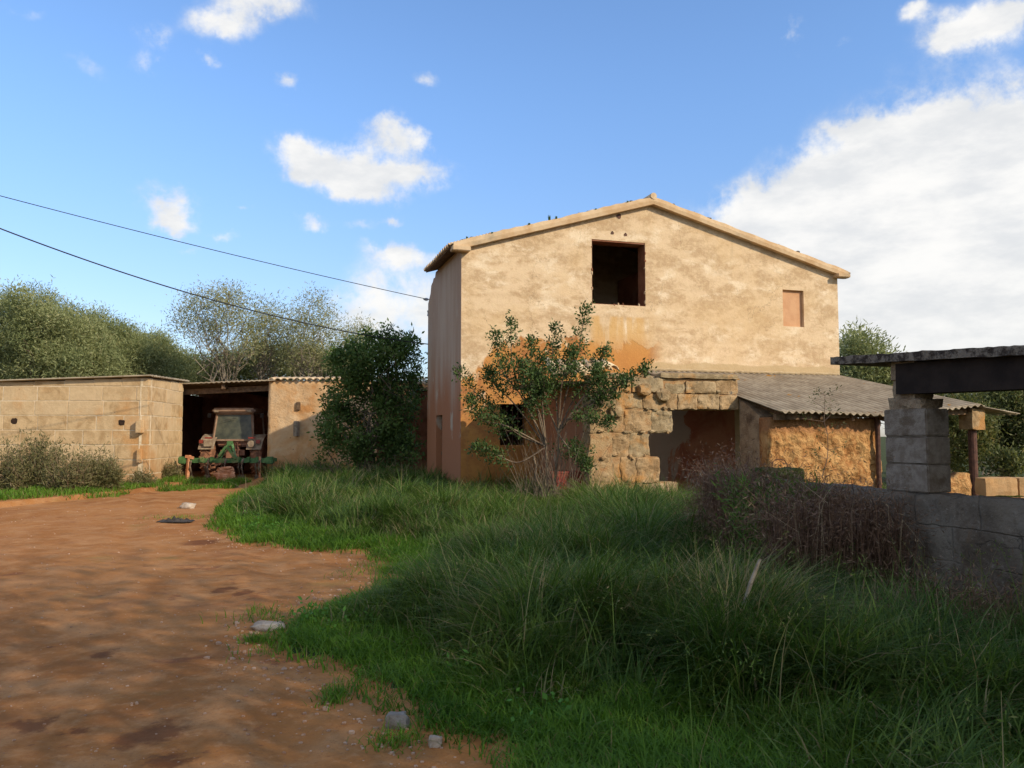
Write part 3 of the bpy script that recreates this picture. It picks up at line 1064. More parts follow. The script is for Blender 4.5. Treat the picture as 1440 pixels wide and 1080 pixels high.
# stepped left border of the opening per course, from the photograph
open_l = [hp(953, 600, LR)[0], hp(927, 600, LR)[0], hp(914.5, 600, LR)[0], hp(947, 600, LR)[0], None, None]
mb = MB()
rnd = random.Random(12)
for c in range(6):
    z0, z1 = courses[c], courses[c + 1]
    end = open_l[c] if open_l[c] is not None else xr
    cuts = [xl]
    while cuts[-1] < end - .62:
        cuts.append(cuts[-1] + rnd.uniform(.34, .78))
    cuts.append(end)
    for q, (a_, b_) in enumerate(zip(cuts[:-1], cuts[1:])):
        top = z1
        if c == 5:
            top = z1 + rnd.uniform(-.12, .05) - (.1 if q == 0 else 0)
        off = rnd.uniform(-.02, .035)
        sk = rnd.uniform(-.035, .035)
        mb.stone(a_ + .002 + (sk if q else 0), b_ - .002, -LR + off, -LR + TH, z0 + .003, top - .003, rnd.random() * 40, .040, seg=.045)
# piers right of the opening and fallen lintel
x_or = hp(1034, 600, LR)[0]
for c in range(4):
    pass
# small packing stones and rubble between and above the blocks
for i in range(26):
    c = rnd.randrange(1, 6)
    x1_ = open_l[c] if open_l[c] is not None else xr
    x = rnd.uniform(xl + .1, x1_ - .1)
    mb.rock((x, -LR + rnd.uniform(-.02, .05), courses[c] + rnd.uniform(-.05, .07)), (rnd.uniform(.06, .15), .08, rnd.uniform(.04, .08)), i, 2, .5, tint=rnd.random())
for i in range(22):
    x = rnd.uniform(xl + .1, xr - 1.6)
    mb.rock((x, -LR + rnd.uniform(.05, .3), ztop + rnd.uniform(-.02, .05)), (rnd.uniform(.1, .3), .2, rnd.uniform(.07, .14)), i + 60, 2, .4, tint=rnd.random())
# coping slabs
mb.stone(xr - 2.0, xr - .02, -LR - .05, -LR + TH, ztop + .0, ztop + .12, 5, .02)
mb.stone(xl + .9, xl + 1.3, -LR + .02, -LR + TH, ztop, ztop + .07, 15, .04)
mb.stone(xl + .02, xl + .5, -LR + .03, -LR + TH, ztop - .05, ztop + .06, 25, .03)
for i, (px, py) in enumerate([(866, 578), (932, 556), (905, 548)]):
    x, z = hp(px, py, LR)
    mb.rock((x, -LR - .02, z), (.3, .22, .28), 30 + i, 3, .3)
mb.build('stone_wall', M['stone'], annex, world_pts=False)
# mortar core a little behind the stone faces
core = MB()
for c in range(6):
    z0, z1 = courses[c], courses[c + 1]
    end = (open_l[c] if open_l[c] is not None else xr)
    core.box(((xl + end) / 2 + .0, -LR + TH / 2 + .002, (z0 + z1) / 2), (end - xl - .06 - .004 * c, TH - .05 - .004 * c, z1 - z0 - .002 * c))
core.build('mortar_core', M['mortar_ruin'], annex, world_pts=False)
# side wall facing left, in its own shade, and interior partitions
V, F = panel(0, LR - TH, -.2, lambda x: 2.78 + .12 * (x / LR), [], .38)
V = [(xl + .02 + y, -(LR - TH) + x, z) for x, y, z in V]
mesh('side_wall', V, F, M['side'], annex, world_pts=False)


def f_inner2(t):
    p = t.obj()
    x, y, z = t.xyz(p)
    n = t.noise(1.2, 7, .64, p, dist=.5)
    col = t.mix(t.ss(n, .38, .6), (.27, .085, .04), (.36, .15, .075))
    pt = t.ss(t.math('ADD', t.noise(1.4, 6, .6, t.map(p, (1, 1, .5), (3, 3, 3)), dist=.7), t.ss(x, 7.2, 5.6, -.1, .14)), .56, .60)
    col = t.mix(pt, col, (.36, .26, .18))
    return (col, t.bump(t.noise(7, 7, .7, p), .7, .04))


M['inner2'] = material('peeling_inner_render', f_inner2)
mb = MB()
mb.box(((xl + 7.6) / 2 + .2, -.03 - .03, 1.3), (7.2 - xl, .06, 2.9))          # render on the back of the room
mb.build('room_lining', M['inner2'], annex, world_pts=False)

# ------------------------------------------------------------------ lean-to with corrugated roof
lean = thing('lean_to', 'lean-to shed with warped corrugated roof against the right half of the farmhouse', 'lean-to', A0, AL)
LE = 4.76
xw0 = hp(1040, 600, LR)[0]
x_left = hp(905, 520, 0)[0]


def leanz(x, L):
    """warped roof surface"""
    f = min(1, max(0, L / LE))
    # eave height along x
    xm, xq = hp(1241, 600, LE)[0], W
    if x < xm: ze = 2.05
    else: ze = 2.05 + (2.27 - 2.05) * min(1.1, (x - xm) / (xq - xm))
    return 3.30 + (ze - 3.30) * f + .03 * math.sin(x * 1.1 + 1) * f


def corr_roof(x0, x1, L0, L1, name, parent, wl=.177, amp=.026, dz=0, ny=24, lim=None):
    nx = int((x1 - x0) / wl * 8)
    V, F = [], []
    for i in range(nx + 1):
        x = x0 + (x1 - x0) * i / nx
        for j in range(ny + 1):
            L = L0 + (L1 - L0) * j / ny
            e = .05 * math.sin(int(x / .9) * 2.3) if j == ny else 0
            V.append((x, -L - e, leanz(x, L) + amp * math.sin(2 * math.pi * x / wl) + dz))
    for i in range(nx):
        for j in range(ny):
            a = i * (ny + 1) + j
            F.append((a, a + ny + 1, a + ny + 2, a + 1))
    o = mesh(name, V, F, M['corr'], parent, smooth=True, world_pts=False)
    m = o.modifiers.new('thick', 'SOLIDIFY'); m.thickness = .012; m.offset = 0
    return o


corr_roof(xw0 - .05, W + .0, -.0 + .012, LE, 'corrugated_roof', lean)
corr_roof(x_left, xw0 - .05, .012, LR - TH - .1, 'corrugated_roof', lean, ny=14)
# mortar fillet where roof meets house
mb = MB()
n = 60
pts = [(x_left - .15 + (W - .05 - x_left + .1) * i / n, -.03, leanz(x_left + (W - x_left) * i / n, 0) + .03 + .02 * mnoise.noise(Vector((i * .4, 0, 0)))) for i in range(n + 1)]
M['fillet'] = two_tone('fillet_mortar', (.34, .25, .14), (.44, .33, .19), 5, .6)
mb.tube(pts, .04, 6)
mb.build('mortar_fillet', M['fillet'], lean, world_pts=False)


# rough earth-and-rubble front wall, noisy grid
def rough_wall(x0, x1, z0, topf, y0, th, mat, name, parent, amp=.09, step=.05, seed=0, endnoise=.06, dirx=True):
    nx = int((x1 - x0) / step); nz = int((topf(x0) - z0) / step)
    V, F = [], []
    for i in range(nx + 1):
        x = x0 + (x1 - x0) * i / nx
        for j in range(nz + 1):
            z = z0 + (topf(x) - z0) * j / nz
            q = Vector((x * 3.0, seed, z * 3.0))
            d = mnoise.noise(q) * amp + mnoise.noise(q * 2.7) * amp * .55 + mnoise.noise(q * 6.1) * amp * .25
            ex = 0
            if i in (0, nx): ex = mnoise.noise(Vector((seed, z * 4, i))) * endnoise
            V.append((x + ex, y0 + d, z + (mnoise.noise(q * 2) * .05 if j == nz else 0)))
    w_ = nz + 1
    for i in range(nx):
        for j in range(nz):
            a = i * w_ + j
            F.append((a, a + w_, a + w_ + 1, a + 1))
    # back and sides
    k0 = len(V)
    for i in range(nx + 1):
        x, _, z = V[i * w_ + nz]
        V.append((x, y0 + th, z)); V.append((x, y0 + th, z0))
    for i in range(nx):
        a = k0 + i * 2
        F.append((i * w_ + nz, (i + 1) * w_ + nz, a + 2, a))
        F.append((a, a + 2, a + 3, a + 1))
    F.append(tuple([j for j in range(nz + 1)] + [k0, k0 + 1]))
    F.append(tuple([nx * w_ + j for j in range(nz, -1, -1)] + [k0 + nx * 2 + 1, k0 + nx * 2]))
    return mesh(name, V, F, mat, parent, smooth=True, world_pts=False)


LW = 4.35
xw1 = xr
xw2 = hp(1238, 640, LW)[0]
rough_wall(xw1, xw2, -.2, lambda x: 1.98, -LW, .4, M['rubble'], 'front_wall', lean, .065)
# return wall joining ruin and lean-to (faces left, shaded)
V, F = panel(0, LW - LR - .37, -.2, lambda x: 2.02 + .42 * x / .8, [], .36, [.4])
V = [(xr + .01 + y, -(LW - .38) + x, z) for x, y, z in V]
mesh('return_wall', V, F, M['cap'], lean, world_pts=False)
# eave beam, wooden purlins
mb = MB()
mb.bar((xw1, -LE + .25, 1.98), (W - .1, -LE + .28, 2.14), .1, .12)
for x in np.linspace(xw1 + .3, W - .2, 7):
    mb.bar((x, -.1, 3.17), (x, -LE + .15, leanz(x, LE) - .09), .07, .09)
mb.build('roof_timbers', M['wood'], lean, world_pts=False)
# iron post at the wall's end, and post with stone cap at the far corner
x_p, _ = hp(1236, 640, LE - .3)
mb = MB(); mb.cyl((x_p, -LE + .32, 0), (x_p, -LE + .32, 2.0), .055, 10)
mb.box((x_p, -LE + .32, 1.98), (.2, .12, .03))
mb.build('post', M['iron'], lean, world_pts=False)
x_q, z_q = hp(1368, 604, LE - .3)
mb = MB(); mb.cyl((x_q, -LE + .32, -.1), (x_q, -LE + .32, z_q), .095, 12)
mb.build('post', M['iron'], lean, world_pts=False)
mb = MB(); mb.stone(x_q - .2, x_q + .2, -LE + .12, -LE + .52, z_q, leanz(x_q, LE) - .06, 3, .03)
mb.build('post_cap', M['stone'], lean, world_pts=False)
# loose sheet hanging out beyond the corner
V, F = [], []
nn = 40
for i in range(nn + 1):
    y = i / nn * .75
    for x in (0, 1.15):
        V.append((x_q - .05 + x, -LE + .0 + y * .9, leanz(x_q, LE) - .03 - x * .14 + .02 * math.sin(2 * math.pi * y / .177)))
for i in range(nn):
    F.append((i * 2, i * 2 + 1, i * 2 + 3, i * 2 + 2))
o = mesh('loose_sheet', V, F, M['corr'], lean, smooth=True, world_pts=False)
m = o.modifiers.new('t', 'SOLIDIFY'); m.thickness = .012

# row of clay tiles still lying on the annex side wall
rnd = random.Random(5)
for i, (px, py0, py1) in enumerate([(788, 504, 533), (803, 506, 531), (815, 507, 530), (828, 507, 532), (841, 506, 528), (853, 505, 521), (865, 505, 521)]):
    Lf = 2.75
    x, z1 = hp(px, py1, Lf)
    _, z0 = hp(px, py0, Lf - .9)
    V, F = [], []
    k = 9
    Ln = .85
    r0, r1 = .10, .125
    lean_ = rnd.uniform(-.03, .03)
    for e, (yy, zz_, rr) in enumerate([(-Lf + .8, z0 - .09, r0), (-Lf, z1, r1)]):
        for j in range(k + 1):
            t = math.pi * j / k
            V.append((x + lean_ * e + rr * math.cos(t), yy, zz_ + rr * math.sin(t)))
    for j in range(k):
        F.append((j, j + 1, k + 2 + j, k + 1 + j))
    o = mesh('roof_tile', V, F, M['tile_pale'] if i in (0, 3, 5, 6) else M['tile'], annex, smooth=True, world_pts=False)
    m = o.modifiers.new('t', 'SOLIDIFY'); m.thickness = .018
# slab that carries them
mb = MB()
mb.bevbox((xl - .25, -1.7, 2.74), (1.3, 2.3, .08), .01)
mb.build('roof_slab', M['wood'], annex, world_pts=False)

# ------------------------------------------------------------------ sheds on the left
YS = 25.3
xs_c = -11.56


def block_wall(L, H, ch, bl, topf, mb, mo, holes=(), th=.12, seed=0, jitter=.006):
    """block courses in a local x-z plane (front y=0)"""
    r = random.Random(seed)
    z = -.1; c = 0
    while z < H:
        x = -(bl * .5 if c % 2 else 0) - r.random() * .2
        while x < L:
            b = bl * r.uniform(.85, 1.12)
            x0, x1 = max(0, x), min(L, x + b)
            if x1 - x0 > .06:
                zt = min(z + ch, topf((x0 + x1) / 2))
                if zt - z > .05 and not any(x0 < h[1] and x1 > h[0] and z < h[3] and zt > h[2] for h in holes):
                    o = r.uniform(-jitter, jitter)
                    mb.bevbox(((x0 + x1) / 2, th / 2 + o, (z + zt) / 2), (x1 - x0 - .02, th, zt - z - .02), .010, tint=r.random())
            x += b
        z += ch; c += 1


shed = thing('block_shed', 'long sandstone block shed at the far left, with a low sloping roof', 'shed', (xs_c, YS, 0))


def shtop(xl_):  # xl_ distance leftwards from the corner
    return 3.44 - .034 * xl_


mb = MB()
block_wall(8.2, 3.6, .465, 1.02, lambda x: 3.44 - .034 * (8.2 - x) - .0, mb, None, seed=4)
V = np.concatenate(mb.V); V[:, 0] -= 8.2
mb.V = [V]
mb.T = [np.concatenate(mb.T)]
# the longitudinal wall whose putlog holes are dark patches
mb.build('front_wall', M['block'], shed, world_pts=False)
SDX, SDY = -.42, 3.7
sang = math.atan2(SDY, SDX)
mb = MB()
slen = math.hypot(SDX, SDY)
block_wall(slen, 3.6, .465, 1.02, lambda x: 3.42 + .03 * x, mb, None, seed=9)
V = np.concatenate(mb.V)
V = np.array(xf(V + np.array([0, 0, 0]), (0, 0, 0), sang))
mb.V = [V]; mb.T = [np.concatenate(mb.T)]
mb.build('end_wall', M['block'], shed, world_pts=False)
mb = MB()
V, F = panel(-8.2, -.03, -.2, lambda x: 3.42 + .034 * x, [], .3)
V = [(x, y + .010, z) for x, y, z in V]
mb.add(V, F)
V, F = panel(.02, slen - .03, -.2, lambda x: 3.40 + .03 * x, [], .25)
V = xf([(x, y + .010, z) for x, y, z in V], (0, 0, 0), sang)
mb.add(V, F)
mb.build('mortar_bed', M['mortar'], shed, world_pts=False)
# roof sheet
V, F = [], []
nn = 60
for i in range(nn + 1):
    y = -.16 + (4.2) * i / nn
    zc = .022 * math.sin(2 * math.pi * y / .177)
    xe = .12 + SDX * max(0, y) / SDY
    for xx in (xe, -8.6):
        V.append((xx, y, 3.50 + .034 * xx + zc + (.03 * y if y > 0 else 0) - (.0)))
for i in range(nn):
    F.append((i * 2, i * 2 + 2, i * 2 + 3, i * 2 + 1))
o = mesh('roof_sheet', V, F, M['corr'], shed, world_pts=False)
m = o.modifiers.new('t', 'SOLIDIFY'); m.thickness = .035
for (px, py, r_) in [(20, 592, .085), (171, 594, .08)]:
    p = at(px, py, YS)
    mb = MB(); mb.rock((p.x - xs_c, .0, p.z), (r_ * 2.4, .03, r_ * 2.1), px, 3, .35)
    mb.build('painted_wall_hole', M['hole_shade'], shed, world_pts=False)  # flattened dark lump on the wall face, painted as a hole's shade
p = at(198.5, 600, YS)
mb = MB(); mb.bevbox((p.x - xs_c, -.09, p.z), (.21, .2, .42), .02); mb.build('stone_bracket', M['block'], shed, world_pts=False)
p = at(197, 641, YS)
mb = MB(); mb.bevbox((p.x - xs_c, -.06, p.z), (.13, .14, .44), .02); mb.build('stone_bracket', M['block'], shed, world_pts=False)

# garage with open front, and the wall that runs on to the house
YG = 29.0
gx0 = -11.98
gx1 = at(377, 600, YG).x
gar = thing('open_garage', 'open-fronted garage between the block shed and an orange earth wall', 'garage', (gx0, YG, 0))
gw = gx1 - gx0
mb = MB()
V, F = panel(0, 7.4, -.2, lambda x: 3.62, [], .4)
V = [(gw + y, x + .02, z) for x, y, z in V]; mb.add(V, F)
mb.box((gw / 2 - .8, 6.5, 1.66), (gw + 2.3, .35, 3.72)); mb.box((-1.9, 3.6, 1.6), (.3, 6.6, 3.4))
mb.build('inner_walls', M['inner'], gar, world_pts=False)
mb = MB()
for x in (gw * .47,):
    mb.bar((x, -.05, 3.36), (x, 6, 3.3), .12, .16)
mb.bar((-.1, .35, 3.18), (gw + .1, .35, 3.34), .16, .2)
mb.build('roof_beams', M['wood'], gar, world_pts=False)
V, F = [], []
for i in range(61):
    x = -2.1 + (gw + 2.35) * i / 60
    for y in (-.2 if x > -.2 else .3, 7.0):
        V.append((x, y, 3.49 + .06 * max(x, -1) / gw * 2 + .02 * math.sin(2 * math.pi * x / .177)))
for i in range(60):
    F.append((i * 2, i * 2 + 2, i * 2 + 3, i * 2 + 1))
o = mesh('roof_sheet', V, F, M['corr'], gar, world_pts=False)
m = o.modifiers.new('t', 'SOLIDIFY'); m.thickness = .04
# hinge bracket bits
wall2 = thing('earth_wall', 'rough orange earth wall with tile coping, right of the tractor garage', 'wall', (gx1, YG, 0))
Lw2 = 8.6
rough_wall(0, Lw2, -.2, lambda x: 3.58, -.02, .42, M['garage'], 'wall', wall2, .035, .12, 4, .03)
for i in range(int(Lw2 / .235)):
    x = .12 + i * .235
    V, F = [], []
    k = 7
    for (yy, zz_, rr) in [(.55, 3.72, .09), (-.14, 3.60, .115)]:
        for j in range(k + 1):
            t = math.pi * j / k
            V.append((x + rr * math.cos(t), yy, zz_ + rr * math.sin(t) * .7))
    for j in range(k):
        F.append((j, j + 1, k + 2 + j, k + 1 + j))
    o = mesh('coping_tile', V, F, M['tile'], wall2, smooth=True, world_pts=False)
    m = o.modifiers.new('t', 'SOLIDIFY'); m.thickness = .02
p = at(419, 603, YG)
mb = MB(); mb.bevbox((p.x - gx1, -.2, p.z), (.14, .36, .55), .02); mb.build('gate_bracket', M['wood_grey'], wall2, world_pts=False)
p = at(420, 571, YG)
mb = MB(); mb.bevbox((p.x - gx1, -.05, p.z), (.15, .1, .3), .02); mb.build('wall_niche', M['wood'], wall2, world_pts=False)

# low broken outbuilding between bush and house
p = at(585, 600, 26.5)
lo_ = thing('collapsed_outbuilding', 'collapsed stone outbuilding in shade between bush and farmhouse', 'ruin', (p.x, 26.5, 0))
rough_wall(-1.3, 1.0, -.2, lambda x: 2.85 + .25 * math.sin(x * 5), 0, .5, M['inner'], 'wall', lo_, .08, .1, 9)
for i in range(4):
    x = -.05 + i * .24
    V, F = [], []
    for (yy, zz_, rr) in [(.9, 3.45, .09), (-.1, 3.28 - .02 * i, .115)]:
        for j in range(8):
            t = math.pi * j / 7
            V.append((x + rr * math.cos(t), yy, zz_ + rr * math.sin(t) * .8))
    for j in range(7):
        F.append((j, j + 1, 9 + j, 8 + j))
    o = mesh('roof_tile', V, F, M['tile'], lo_, smooth=True, world_pts=False)
    m = o.modifiers.new('t', 'SOLIDIFY'); m.thickness = .02
mb = MB()
for i in range(14):
    mb.rock((rnd.uniform(-.2, 1.0), rnd.uniform(.0, .5), rnd.uniform(2.9, 3.25)), (.3, .25, .18), i, 2)
mb.bevbox((.45, .4, 3.12), (1.2, .9, .1), .02)
mb.build('roof_rubble', M['cap'], lo_, world_pts=False)

# ------------------------------------------------------------------ low wall, pillar and canopy at the right
P0 = Vector((4.95, 3.1, 0)); P1 = Vector((2.62, 9.3, 0))
wd = (P1 - P0).normalized()
wn = Vector((-wd.y, wd.x, 0))
if wn.x > 0: wn = -wn          # points to the camera side
wlen = (P1 - P0).length
WZ = 1.1
wang = math.atan2(wd.y, wd.x)
lw = thing('low_wall', 'low cracked grey rendered wall at the right edge, carrying the block pillar', 'wall', tuple(P0), wang)
# local frame: x along wall away from camera, y to the left (camera side) because wang turns +y to wn
sgn = 1 if Vector((-math.sin(wang), math.cos(wang), 0)).dot(wn) > 0 else -1
nx, nz = 130, 26
V, F = [], []
for i in range(nx + 1):
    x = wlen * i / nx
    for j in range(nz + 1):
        z = -.2 + (WZ + .2) * j / nz
        q = Vector((x * 1.2, 7, z * 1.2))
        d = mnoise.noise(q) * .035 + mnoise.noise(q * 4) * .018
        zz_ = z
        if j == nz:
            zz_ = z + mnoise.noise(Vector((x * 2, 1, 1))) * .022 + mnoise.noise(Vector((x * 9, 1, 1))) * .012
        V.append((x, sgn * (d + (-.02 if j == nz else 0)), zz_))
w_ = nz + 1
for i in range(nx):
    for j in range(nz):
        a = i * w_ + j
        F.append((a, a + 1, a + w_ + 1, a + w_))
k0 = len(V)
for i in range(nx + 1):
    x, y, z = V[i * w_ + nz]
    V.append((x, -sgn * .3, z)); V.append((x, -sgn * .3, -.2))
for i in range(nx):
    a = k0 + i * 2
    F.append((i * w_ + nz, a, a + 2, (i + 1) * w_ + nz)); F.append((a, a + 1, a + 3, a + 2))
F.append(tuple([nx * w_ + j for j in range(nz + 1)] + [k0 + nx * 2, k0 + nx * 2 + 1]))
F.append(tuple([j for j in range(nz, -1, -1)] + [k0 + 1, k0]))
mesh('wall', V, F, M['gray'], lw, smooth=True, world_pts=False)


def wall_s(px):
    """distance along the wall's camera face for image column px"""
    k = (px - 720) / FPX
    # P0 + s wd : X = k*Y
    return (k * P0.y - P0.x) / (wd.x - k * wd.y)


# pillar of three hollow blocks on the wall
pil = thing('block_pillar', 'pillar of three grey concrete blocks with crumbling stone top, standing on the low wall', 'pillar', (0, 0, 0))
Yp = 6.75
sc_ = wall_s(1302) + .23
pc = P0 + wd * sc_ - wn * .135
pil.location = (pc.x, pc.y, WZ); pil.rotation_euler = (0, 0, math.atan2(wd.y, wd.x) - math.pi / 2)
z = 0
bh = .243
for i in range(3):
    mb = MB()
    ox = (-.002, .003, -.003)[i]
    mb.bevbox((ox, 0, z + bh / 2 + .004), (.27, .46, bh - .006), .010, rz=(.01, -.008, .006)[i])
    mb.build('concrete_block', M['concrete'], pil, world_pts=False)
    z += bh
mb = MB(); mb.box((0, 0, 3 * bh / 2), (.25, .43, 3 * bh - .02)); mb.build('mortar_joints', M['gray'], pil, world_pts=False)
mb = MB()
mb.stone(-.13, .13, -.17, .20, z - .005, z + .10, 3, .03, seg=.05)
mb.stone(-.11, .11, -.10, .14, z + .07, z + .30, 8, .035, seg=.05)
mb.stone(-.13, .13, -.12, .17, z + .26, z + .45, 13, .025, seg=.05)
mb.build('capital', M['cap'], pil, world_pts=False)

# canopy over the yard behind the wall
can = thing('canopy', 'dark flat canopy roof with lichen-crusted edge resting on the block pillar', 'canopy', (0, 0, 0), wang)
s_end = wall_s(1183) + .02
e0 = P0 + wd * s_end
can.location = (e0.x, e0.y, 2.285)
# local x along wall (negative = towards camera), y: camera side = +sgn
Lc = s_end + 1.5
V, F = [], []
nx, ny = 150, 8
wc = 3.4
for side in (0, 1):
    for i in range(nx + 1):
        x = -Lc * i / nx
        for j in range(ny + 1):
            y = sgn * (.10 - wc * j / ny)
            e = mnoise.noise(Vector((x * 5, 2, side))) * .012 + mnoise.noise(Vector((x * 17, 2, side))) * .010
            V.append((x + (.02 * mnoise.noise(Vector((0, j, 3))) if i == 0 else 0), y + (e if j == 0 else 0), (.075 if side else 0) + e * .8 + .045 * x))
b1 = (nx + 1) * (ny + 1)
for i in range(nx):
    for j in range(ny):
        a = i * (ny + 1) + j
        F.append((a, a + 1, a + ny + 2, a + ny + 1))
        F.append((b1 + a, b1 + a + ny + 1, b1 + a + ny + 2, b1 + a + 1))
    a = i * (ny + 1)
    F.append((a, a + ny + 1, b1 + a + ny + 1, b1 + a))
    a += ny
    F.append((a, b1 + a, b1 + a + ny + 1, a + ny + 1))
for j in range(ny):
    F.append((j, b1 + j, b1 + j + 1, j + 1))
    a = nx * (ny + 1) + j
    F.append((a, a + 1, b1 + a + 1, b1 + a))
mesh('roof_slab', V, F, M['lichen'], can, world_pts=False)
sb = wall_s(1262)
mb = MB()
xb_ = -(s_end - sb)
mb.bar((xb_, -sgn * .12, -.185), (-Lc, -sgn * .12, -.185 - .012 * Lc), .26, .27)
mb.build('beam', M['beam'], can, world_pts=False)
mb = MB()
for k in range(5):
    mb.bevbox((xb_ - .5 - k * 1.1, -sgn * 1.6, -.06 + .045 * (xb_ - .5 - k * 1.1)), (.1, 2.6, .11), .008)
mb.build('rafters', M['beam'], can, world_pts=False)
mb = MB()
mb.cyl((-.6, -sgn * 3.15, -2.3), (-.6, -sgn * 3.15, -.01), .06, 10)
mb.build('support_post', M['iron'], can, world_pts=False)
mb = MB()
mb.cyl((-Lc + .3, -sgn * 3.15, -2.3), (-Lc + .3, -sgn * 3.15, -.01), .06, 10)
mb.build('support_post', M['iron'], can, world_pts=False)

# low walls beyond, in the sun
p = at(1334, 700, 17.0)
lw2 = thing('orange_rubble_wall', 'low sunlit orange rubble wall seen between block pillar and dark post', 'wall', (p.x - .3, 17.2, 0), AL)
rough_wall(0, 1.15, -.2, lambda x: .72 + .05 * math.sin(x * 7), 0, .35, M['rubble'], 'wall', lw2, .06, .06, 3)
p = at(1386, 700, 16.4)
lw3 = thing('pale_block_wall', 'low wall of pale sandstone blocks right of the dark post, sunlit', 'wall', (p.x, 16.4, 0), R(6))
mb = MB()
for i in range(3):
    for c in range(2):
        mb.stone(i * .75 + .01, (i + 1) * .75 - .01, 0, .35, -.1 + c * .45, .33 + c * .40, i * 3 + c, .02)
mb.build('stone_courses', M['block'], lw3, world_pts=False)

# ------------------------------------------------------------------ overhead cables and insulators
wallend = Vector(A0) + HY * (DEP + .02)
c1 = at(603, 421, (wallend.y)); c2 = at(603, 484, wallend.y)


def cable(a, pa, pb, Yb, r, label, sag):
    b = at(pb[0], pb[1], Yb)
    n = 60
    pts = [a.lerp(b, i / n) - Vector((0, 0, sag * 4 * (i / n) * (1 - i / n))) for i in range(n + 1)]
    mb = MB(); mb.tube(pts, r, 6)
    tag(mb.build('cable', M['cable'], None, tint=False), label, 'cable')


ca = c1 + Vector((-.02, 0, 0))
cable(ca, 0, (-260, 205), 17.0, .010, 'thin upper overhead cable running from the insulator on the farmhouse corner', .12)
cable(c2 + Vector((-.02, 0, 0)), 0, (-260, 212), 16.0, .016, 'thick sagging lower overhead cable ending at the farmhouse side wall', .62)
ins = thing('insulator_bracket', 'small insulator bracket at the far top corner of the farmhouse', 'bracket', tuple(c1))
mb = MB(); mb.cyl(c1, c1 + Vector((.15, .02, 0)), .012, 6); mb.cyl(c1 + Vector((.12, 0, -.34)), c1 + Vector((.12, 0, .05)), .012, 6); mb.build('iron_arm', M['iron'], ins)
mb = MB(); mb.tube([c1 + Vector((-.16, -.02, .0)), c1 + Vector((-.1, -.01, 0)), c1 + Vector((-.05, 0, 0)), c1], [.015, .045, .045, .015], 8); mb.build('insulator', M['ceram'], ins)
mb = MB(); q = c1 + Vector((.0, 0, -.42)); mb.tube([q + Vector((0, 0, -.08)), q, q + Vector((0, 0, .08))], [.05, .035, .05], 8); mb.build('insulator', M['ceram'], ins)

# ------------------------------------------------------------------ tractor (rear towards us) and cultivator
TX = at(328, 650, 29.9).x
trac = thing('tractor', 'dusty old farm tractor parked nose-in inside the open garage', 'tractor', (TX, 30.2, 0))


def wheel(cx, cy, r, wdt, name, lug=True):
    V, F = [], []
    k = 40
    prof = [(-wdt / 2, r * .55), (-wdt / 2, r * .86), (-wdt * .38, r * .96), (0, r * .985), (wdt * .38, r * .96), (wdt / 2, r * .86), (wdt / 2, r * .55)]
    for j in range(k):
        t = 2 * math.pi * j / k
        for (px_, pr) in prof:
            V.append((cx + px_, cy + pr * math.cos(t), r + pr * math.sin(t)))
    n = len(prof)
    for j in range(k):
        j2 = (j + 1) % k
        for q in range(n - 1):
            F.append((j * n + q, j * n + q + 1, j2 * n + q + 1, j2 * n + q))
    mb = MB(); mb.add(V, F)
    if lug:
        for j in range(22):
            for s_ in (-1, 1):
                t = 2 * math.pi * (j + (.5 if s_ > 0 else 0)) / 22
                t2 = t - .20
                a = Vector((cx + s_ * .01, cy + r * .99 * math.cos(t2), r + r * .99 * math.sin(t2)))
                b = Vector((cx + s_ * wdt * .47, cy + r * .965 * math.cos(t), r + r * .965 * math.sin(t)))
                mb.bar(a, b, .05, .05)
    wh = mb.build('wheel', M['rubber'], trac, world_pts=False)
    mb = MB()
    for s_ in (-1, 1):
        mb.tube([(cx + s_ * wdt * .30, cy, r), (cx + s_ * wdt * .42, cy, r)], [r * .56, r * .56], 24)
        mb.cyl((cx + s_ * wdt * .42, cy, r), (cx + s_ * wdt * .48, cy, r), r * .2, 12)
    mb.build('rim', M['tred'], wh, world_pts=False)
    return wh


for s_ in (-1, 1):
    wheel(s_ * .93, .1, .78, .44, 'wheel')
    wheel(s_ * .75, 2.35, .5, .3, 'wheel')
for s_ in (-1, 1):
    # curved fender over the rear wheel
    V, F = [], []
    k = 14
    for j in range(k + 1):
        t = R(20) + R(150) * j / k
        for (xx, rr) in ((s_ * .60, .86), (s_ * 1.16, .86), (s_ * 1.16, .80)):
            V.append((xx, .1 - rr * math.cos(t) * 1.0, .78 + rr * math.sin(t)))
    for j in range(k):
        a = j * 3
        F += [(a, a + 1, a + 4, a + 3), (a + 1, a + 2, a + 5, a + 4)]
    fd = mesh('fender', V, F, M['twhite'], trac, world_pts=False)
    m = fd.modifiers.new('t', 'SOLIDIFY'); m.thickness = .02
    mb = MB(); mb.bevbox((s_ * 1.05, -.72, 1.36), (.16, .08, .14), .015)
    mb.bevbox((s_ * .80, -.70, 1.50), (.26, .08, .06), .01)
    mb.build('tail_light', M['lens_red'], fd, world_pts=False)
mb = MB(); mb.bevbox((-.78, -.76, 1.30), (.34, .03, .24), .01); mb.build('number_plate', M['twhite'], trac, world_pts=False)
mb = MB(); mb.tube([(.80, -.76, 1.28), (.80, -.70, 1.28)], [.12, .12], 16); mb.build('work_lamp', M['twhite'], trac, world_pts=False)
mb = MB()
mb.bevbox((0, .15, .85), (.5, 1.3, .55), .05); mb.bevbox((0, 1.9, .95), (.62, 1.9, .65), .08)
mb.bevbox((0, .2, 1.3), (1.25, 1.0, .25), .05)
mb.box((0, -.35, .95), (.9, .12, .2))
mb.build('body', M['tred'], trac, world_pts=False)
mb = MB()
bw_, tw_ = .75, .66
